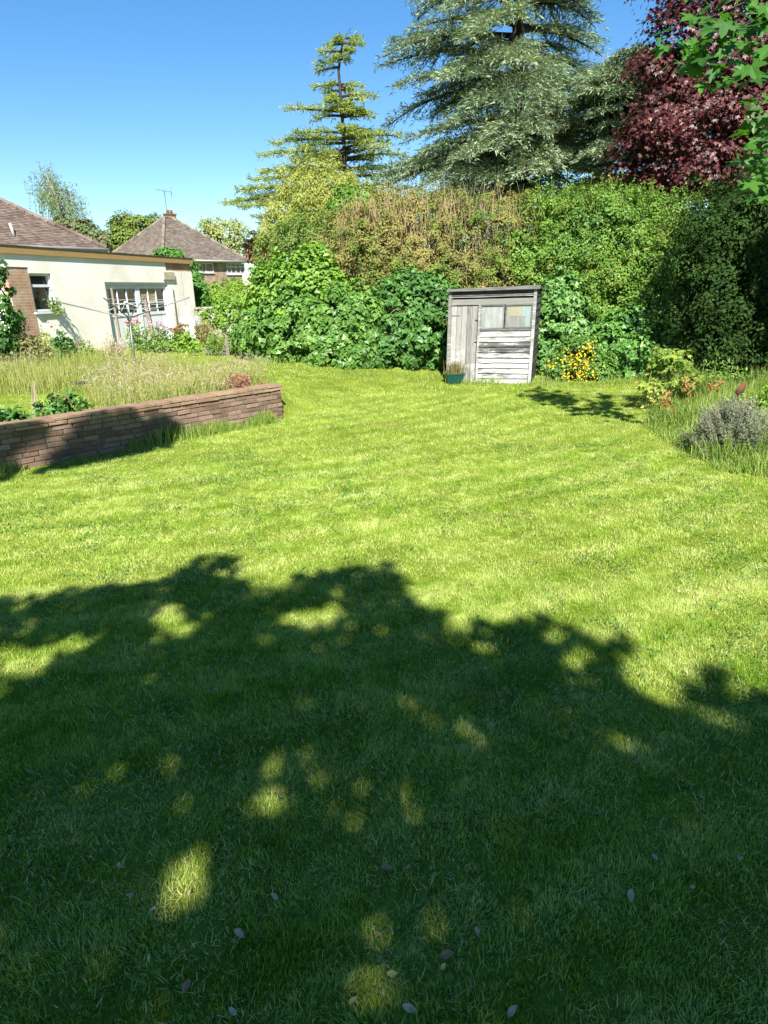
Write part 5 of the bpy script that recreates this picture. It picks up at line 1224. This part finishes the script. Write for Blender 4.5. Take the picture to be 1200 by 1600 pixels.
# ================================================================== border plants
M_WEED = leaf_mat('border_leaf', [(.05, .11, .018), (.10, .19, .03), (.19, .29, .05), (.30, .36, .10)], .3, .5, .3, 1., .4)
M_RED = leaf_mat('red_flower', [(.22, .05, .045), (.32, .10, .08), (.36, .2, .16)], .3, .6, .2, 2, .2, (1.2, .7, .6))
M_PINK = leaf_mat('pink_flower', [(.60, .12, .20), (.72, .25, .32), (.74, .4, .45)], .3, .6, .2, 2, .2, (1.2, .8, .8))
M_MAUVE = leaf_mat('mauve_flower', [(.38, .28, .36), (.55, .42, .50), (.6, .5, .5)], .3, .6, .2, 2, .2, (1.1, .9, 1.))
def border(name, label, cx, cy, Y, wpx, hpx, m, n, size, flower=None, nf=0, fsz=.05, T=KITE, asp=.4, cat='plant', group=None, ftop=.8, fx=0, zb=None):
    c = at(cx, cy, Y); zb = float(terrain(c[0], c[1])) if zb is None else zb
    k = np.linalg.norm(c-CAM)/F; w_, h_ = wpx*k/2, max(.12, c[2]+hpx*k/2-zb)
    t = thing(name, label, cat, (c[0], c[1], zb), group)
    ns_ = max(10, n//45); P, Nn = [], []; b = MB(); tips = []
    for i in range(ns_):
        a = rng.normal(size=2)*.42; s = np.array([c[0]+a[0]*w_*.6, c[1]+a[1]*w_*.5, zb]); L = h_*U(.45, 1.)*(1-.35*min(1, abs(a[0])))
        e = s+np.array([a[0]*w_*.5+rng.normal()*.05, a[1]*w_*.3-.05, L]); b.tube([s, (s+e)/2+rng.normal(size=3)*.03, e], [.008, .006, .003], 4); tips.append(e)
        q = U(.1, 1, n//ns_)
        P.append(s+(e-s)*q[:, None]+rng.normal(size=(len(q), 3))*np.array([.10, .10, .05])*(1.25-q[:, None])*max(1., w_)); Nn.append(rng.normal(size=(len(q), 3))*.7+np.array([0, -.4, .7]))
    b.build('stems', M_STEM, t); P = np.concatenate(P); P[:, 2] = np.maximum(P[:, 2], zb+.02); leaves('foliage', m, t, P, np.concatenate(Nn), size*U(.6, 1.4, len(P)), T, asp, .2)
    if flower is not None:
        tips = np.array(tips); kk = tips[tips[:, 2] > np.quantile(tips[:, 2], 1-ftop)]; kk = kk[rng.integers(0, len(kk), nf)]+rng.normal(size=(nf, 3))*np.array([.05, .05, .04]); kk[:, 0] += fx*k
        leaves('blossom_or_seeds', flower, t, kk, rng.normal(size=(nf, 3)), fsz*U(.6, 1.4, nf), KITE, .7, 0)
    return t
border('red_valerian', 'bushy valerian with deep red flowers beside the white crates', 282, 528, 20.5, 62, 42, M_WEED, 900, .11, M_RED, 260, .06, ftop=.6)
border('pink_valerian', 'pink flowered valerian at the foot of the garage doors', 214, 525, 20., 50, 50, M_WEED, 700, .10, M_PINK, 120, .06, ftop=.35)
border('white_valerian', 'greyish plant with pale mauve flowers beside the thick leaning post', 250, 524, 20.3, 36, 44, M_WEED, 450, .09, M_MAUVE, 200, .06, ftop=.7)
border('leafy_weed', 'broad green weed in the border under the leaning post', 245, 548, 19.2, 70, 34, M_WEED, 900, .12)
border('leafy_weed', 'lime green leafy weed at the end of the timber edging', 298, 543, 18.8, 26, 50, M_HEDGE2, 420, .11, T=OVAL, asp=.5)
border('red_stemmed_plant', 'green plant with small red flowers below the exposed brickwork', 40, 525, 16.5, 50, 44, M_LAUREL, 500, .10, M_RED, 120, .05, ftop=.6, fx=0)
border('dry_brown_plant', 'dead brown stalks and yellowing leaves beside the ivy covered post', 40, 540, 15.8, 60, 40, leaf_mat('dead_leaf', [(.14, .11, .05), (.28, .22, .12), (.2, .22, .06), (.4, .33, .22)], .3, .7, .1, 1.5, .4), 900, .10)
border('yellowing_shrub', 'yellow green straggly plant under the small window', 75, 532, 16.5, 60, 44, M_GOLD, 800, .09)
border('dark_leafed_weed', 'dark green leafy weed beside the black tub', 100, 536, 16.2, 50, 40, M_IVY2, 500, .10, T=IVY, asp=.9)
border('rambling_weed', 'yellow green rambling weed between black tub and clothes line', 135, 545, 16.5, 60, 28, M_WEED, 700, .08)
border('border_grasses', 'pale feathery grasses growing along the wall of the extension', 172, 545, 17.8, 60, 44, M_SEED, 700, .14, T=KITE, asp=.12)
border('window_creeper', 'thin creeper hanging from the sill of the small window', 84, 470, fac(84, 480)[0]*eu[1]+EO[1]-.12, 12, 26, M_WEED, 170, .10, T=KITE, asp=.35, zb=at(84, 492, fac(84, 480)[0]*eu[1]+EO[1]-.12)[2])
border('dry_bramble', 'brown tangle of dead stems in front of the pale garden wall', 318, 520, 21.5, 54, 50, leaf_mat('bramble_leaf', [(.2, .15, .07), (.32, .24, .12), (.16, .2, .05)], .3, .7, .1, 1.5, .4), 1000, .09)
border('mixed_weeds', 'mixed green weeds between the timber edging and the ivy bush', 385, 545, 18.4, 60, 44, M_WEED, 1000, .10, M_MAUVE, 60, .05, ftop=.6)
border('mixed_weeds', 'low weeds growing through the timber edging', 340, 535, 18.2, 70, 40, M_WEED, 900, .08)
border('red_leaved_plant', 'low red and pink leaved plant on the end of the brick wall', 378, 600, g(385, 612)[1], 80, 26, M_REDTIP, 700, .05, M_RED, 420, .04, ftop=.9, zb=.42)
border('silver_weed', 'silvery pale weed beside the red plant above the brick wall', 338, 604, g(345, 616)[1], 36, 30, M_SEED, 300, .05, zb=.42)
border('yellow_flowered_weed', 'small yellow flowered weed at the middle of the brick wall', 283, 612, g(283, 622)[1], 26, 22, M_WEED, 240, .05, M_YEL, 60, .04, ftop=.6, zb=.42)
border('dark_border_plant', 'dark leafy plant with red flowers just behind the brick wall', 90, 638, g(90, 652)[1], 70, 46, M_IVY2, 420, .10, M_RED, 12, .05, T=OVAL, asp=.5, ftop=.5, zb=.42)
border('dark_border_plant', 'dark low plant without flowers just behind the brick wall', 12, 650, g(12, 664)[1], 60, 30, M_IVY2, 380, .10, T=OVAL, asp=.5, zb=.42)
# a tall dead seed head above the brick wall
sq = g(128, 640); sdh = thing('dead_seed_head', 'single dark flat seed head on a thin stem above the brick wall', 'plant', sq); e = at(125, 599, sq[1])
b = MB(); b.tube([sq, (sq+e)/2+np.array([.02, 0, 0]), e], [.006, .005, .004], 5)
for q in range(6): b.tube([sq+(e-sq)*.75, e+np.array([U(-.1, .1), U(-.05, .05), U(-.01, .03)])], [.003, .002], 3)
b.build('stem', M_STEM, sdh); P = e+rng.normal(size=(70, 3))*np.array([.055, .03, .012]); leaves('blossom_or_seeds', leaf_mat('dark_seed', [(.05, .035, .05), (.12, .08, .10)], .1, .8, .1), sdh, P, rng.normal(size=(70, 3)), U(.02, .045, 70), KITE, .6, 0)  # this mesh is the cluster of dark seeds, no flowers
sq = g(60, 645); pal = thing('pale_stalks', 'pale upright dry stalks behind the brick wall', 'plant', sq); b = MB()
for q in range(7):
    s = sq+np.array([U(-.12, .12), U(-.1, .1), 0]); e = at(54+U(-5, 5), 588+U(0, 16), sq[1])+np.array([0, 0, 0]); b.tube([s, (s+e)/2, e], [.006, .005, .002], 4)
b.build('stalk', M_SEED, pal)
# ================================================================== right-hand bed
M_LAV = leaf_mat('lavender_leaf', [(.07, .10, .035), (.13, .155, .08), (.2, .21, .14), (.28, .26, .205)], .2, .8, .1, 2., .3)
lc = g(1150, 712); k_ = np.linalg.norm(lc-CAM)/F
lav = thing('lavender_bush', 'grey green woody lavender bush in the overgrown flower bed', 'bush', lc)
P, D, Rn = [], [], []; b = MB()
for i in range(520):
    a = rng.normal(size=2)*.42; a = np.clip(a, -.95, .95); r_ = 42*k_
    s = lc+np.array([a[0]*r_*.8, a[1]*r_*.7+.08, .02]); H_ = 70*k_*math.sqrt(max(.08, 1-.8*(a @ a)))*U(.45, 1.15)
    e = s+np.array([a[0]*r_*.75, a[1]*r_*.7, H_]); 
    if i % 6 == 0: b.tube([s, (s+e)/2+np.array([0, 0, .02]), e], [.006, .004, .002], 3)
    n_ = 46; q = U(.08, 1, n_)**.8; P.append(s+(e-s)*q[:, None]+rng.normal(size=(n_, 3))*.012); D.append((e-s)/np.linalg.norm(e-s)+rng.normal(size=(n_, 3))*.6); Rn.append(np.clip(q*.6+U(-.1, .4, n_), 0, 1))
b.build('stems', M_TWIG, lav); P = np.concatenate(P); leaves('foliage', M_LAV, lav, P, rng.normal(size=P.shape)+np.array([0, -.3, .3]), U(.028, .06, len(P)), KITE, .2, 0, np.concatenate(Rn), norm(np.concatenate(D)))
M_DOCK = leaf_mat('rusty_leaf', [(.19, .06, .02), (.30, .125, .04), (.38, .22, .07), (.2, .22, .05)], .35, .5, .3, 3, .3, (1.3, 1., .5))
def sprig(name, label, cx, cy, cxt, cyt, Y, n_, size, m, group=None, T=OVAL, asp=.35, spread=.05):
    a, e = at(cx, cy, Y), at(cxt, cyt, Y); a[2] = max(float(terrain(a[0], a[1])), 0) ; a[0] = at(cx, cy, Y)[0]
    t = thing(name, label, 'plant', a, group); b = MB(); b.tube([a, (a+e)/2+np.array([.02, 0, .03]), e], [.008, .006, .003], 5); b.build('stem', M_STEM, t)
    q = U(.55, 1, n_); P = a+(e-a)*q[:, None]+rng.normal(size=(n_, 3))*spread*.5
    D = norm(e-a)*.8+rng.normal(size=(n_, 3))*.45; leaves('foliage', m, t, P, rng.normal(size=(n_, 3))*.7+np.array([0, -.8, .3]), size*U(.6, 1.3, n_), T, asp, 0, None, norm(D)); return t
sprig('red_tipped_shoot', 'tallest orange tipped shoot in the flower bed', 1085, 640, 1072, 595, 10.4, 16, .16, M_DOCK)
sprig('red_tipped_shoot', 'cluster of red leaf tips low in the flower bed', 1062, 650, 1042, 616, 9.9, 14, .11, M_DOCK)
sprig('red_tipped_shoot', 'orange tipped shoot leaning over the lawn edge', 1058, 660, 1034, 622, 9.8, 12, .10, M_DOCK)
sprig('red_tipped_shoot', 'rusty upright shoot in the shade behind the lavender', 1112, 630, 1112, 602, 11.0, 18, .11, M_DOCK)
sprig('red_tipped_shoot', 'small rusty shoot close behind the lavender', 1124, 632, 1124, 596, 11.0, 10, .12, M_DOCK)
sprig('orange_leaved_weed', 'small orange leaved weed at the foot of the lavender', 1132, 728, 1136, 708, 7.75, 16, .055, M_DOCK, asp=.6, spread=.06)
ang_ = U(0, 2*PI, 1500); rr_ = np.abs(rng.normal(size=1500))*.16+.34
gxx, gyy = lc[0]+np.cos(ang_)*rr_, lc[1]+np.sin(ang_)*rr_*.8-.02
tag(cat_mesh('tall_bed_grass', M_TALL, [long_grass('t', None, gxx, gyy, U(.12, .5, 1500)*(.5+.5*vnoise(gxx*4, gyy*4, 91)), U(.005, .011, 1500), .4)]), kind='stuff')
# rusty leaf shaped ornament on a pale stake
op = at(1150, 640, 8.5); a = op.copy(); a[2] = .0; e = at(1150, 618, 8.5)
orn = thing('rusty_garden_ornament', 'rusty brown leaf shaped ornament on a pale stake above the lavender', 'ornament', a)
M_RUST = simple_mat('rusty_sheet', [(.10, .042, .022), (.17, .075, .04)], 14, .8, .2, .3, .2)
b = MB(); b.tube([a, op, e], [.011, .010, .009], 8); b.lathe(e-np.array([0, 0, .008]), [(.012, 0), (.017, .01), (.012, .022)], 10); b.build('stake', M_OLDW, orn)
tip = at(1166, 597, 8.45); d = norm(tip-e); s = norm(np.cross(d, [0, -1., 0.])); L = np.linalg.norm(tip-e); V = []; prof = [(0, .02), (.15, .30), (.35, .46), (.6, .44), (.82, .26), (1., .03)]
for side in (-.004, .004):
    for q, w2 in prof:
        for sg in (-1, 0, 1): V.append(e+d*L*q+s*sg*w2*L*.55+np.array([0, side+(-.02 if sg == 0 else 0), 0]))
Fc = []
for i in range(5):
    for j in range(2):
        q = i*3+j; Fc.append((q, q+1, q+4, q+3)); q += 18; Fc.append((q, q+3, q+4, q+1))
rim = [0, 3, 6, 9, 12, 15, 16, 17, 14, 11, 8, 5, 2, 1]
for i in range(len(rim)): x0, x1 = rim[i], rim[(i+1) % len(rim)]; Fc.append((x0, x1, x1+18, x0+18))
MB().add(V, Fc).build('leaf_plate', M_RUST, orn, True)
# young maple with pale yellow tips
M_YTIP = leaf_mat('yellow_tip_leaf', [(.06, .15, .02), (.16, .26, .035), (.32, .36, .06), (.46, .34, .08)], .35, .5, .3, 1.5, .4)
layered_tree('maple_sapling', 'young maple sapling with yellow tipped leaves at the bed edge', [lobe(1055, 580, 11.6, 26, 32, .35), lobe(1042, 555, 11.6, 14, 18, .25), lobe(1020, 598, 11.4, 16, 12, .2)], M_YTIP, 46, .15, 700, .10, MAPS, g(1050, 640), M_STEM, .018, 16)
border('pale_leaved_weed', 'pale leaved weed at the lawn corner of the flower bed', 1022, 606, 11.3, 40, 40, M_GOLD, 260, .07, T=OVAL, asp=.5)
border('bed_weeds', 'tangle of shaded green weeds between flower bed and dark evergreen', 1130, 590, 12.6, 130, 60, M_WEED, 1200, .08)
border('bed_weeds', 'lush green weeds beside the rusty ornament', 1190, 610, 10.2, 60, 60, M_HEDGE2, 500, .08)

# ================================================================== things lying on the lawn
M_PETAL = simple_mat('dry_pale_leaf', [(.26, .21, .13), (.42, .36, .25)], 60, .7, .2, .1)
M_BRLEAF = simple_mat('dry_brown_leaf', [(.20, .09, .045), (.36, .19, .10)], 60, .7, .2, .1)
M_YLEAF = simple_mat('yellow_leaf', [(.34, .28, .07), (.5, .42, .14)], 60, .6, .2, .1)
def fallen(m, label, group, pts, s0):
    V = np.array([[0, -.5, 0], [.16, -.38, .03], [.27, -.1, .06], [.22, .22, .05], [0, .55, -.02], [-.22, .22, .07], [-.27, -.1, .09], [-.16, -.38, .04], [0, -.1, 0], [0, .2, .0]])
    Fc = [(0, 1, 2, 8), (8, 2, 3, 9), (9, 3, 4), (0, 8, 6, 7), (8, 9, 5, 6), (9, 4, 5)]
    first = None
    for (x_, y_) in pts:
        p = g(x_, y_)
        if first is None:
            me_o = mk('fallen_leaf', V, [i for f in Fc for i in f], [len(f) for f in Fc], m, None, None, False); o = me_o; first = o
        else:
            o = first.copy(); COL.objects.link(o)
        s = s0*.72*U(.6, 1.35); o.location = (p[0], p[1], p[2]+.034); o.rotation_euler = (rng.normal()*.35, rng.normal()*.35, U(0, 6.28)); o.scale = (s*U(.7, 1.2), s, s)
        tag(o, label, 'leaf', group)
fallen(M_PETAL, 'small pale dry leaf lying on the mown grass', 'pale dry leaves on the lawn', [(297, 1405), (50, 1357), (188, 1362), (205, 1410), (430, 1412), (745, 1465), (1155, 1352), (1080, 1397), (985, 1410), (1095, 1255), (640, 1587), (365, 1592), (800, 1592), (60, 1175), (265, 1060), (338, 1085), (240, 1432), (375, 1470), (1022, 1350)], .050)
fallen(M_PETAL, 'white petal lying on the sunlit lawn', 'white petals on the lawn', [(910, 1002), (1130, 1032), (932, 890), (1112, 877), (1190, 980), (928, 1030), (1080, 905), (1072, 930), (1135, 1128), (758, 1052), (1060, 930)], .032)
fallen(M_BRLEAF, 'brown curled leaf lying in the shaded grass', 'brown fallen leaves on the lawn', [(153, 1290), (437, 1244), (355, 1351), (604, 1366), (697, 1503), (733, 1546), (445, 1248), (960, 890), (293, 1552), (592, 1470)], .050)
fallen(M_YLEAF, 'yellow leaf lying in the shaded grass', 'yellow fallen leaves on the lawn', [(661, 1478), (613, 1533), (692, 1522), (553, 1575), (235, 1508)], .05)
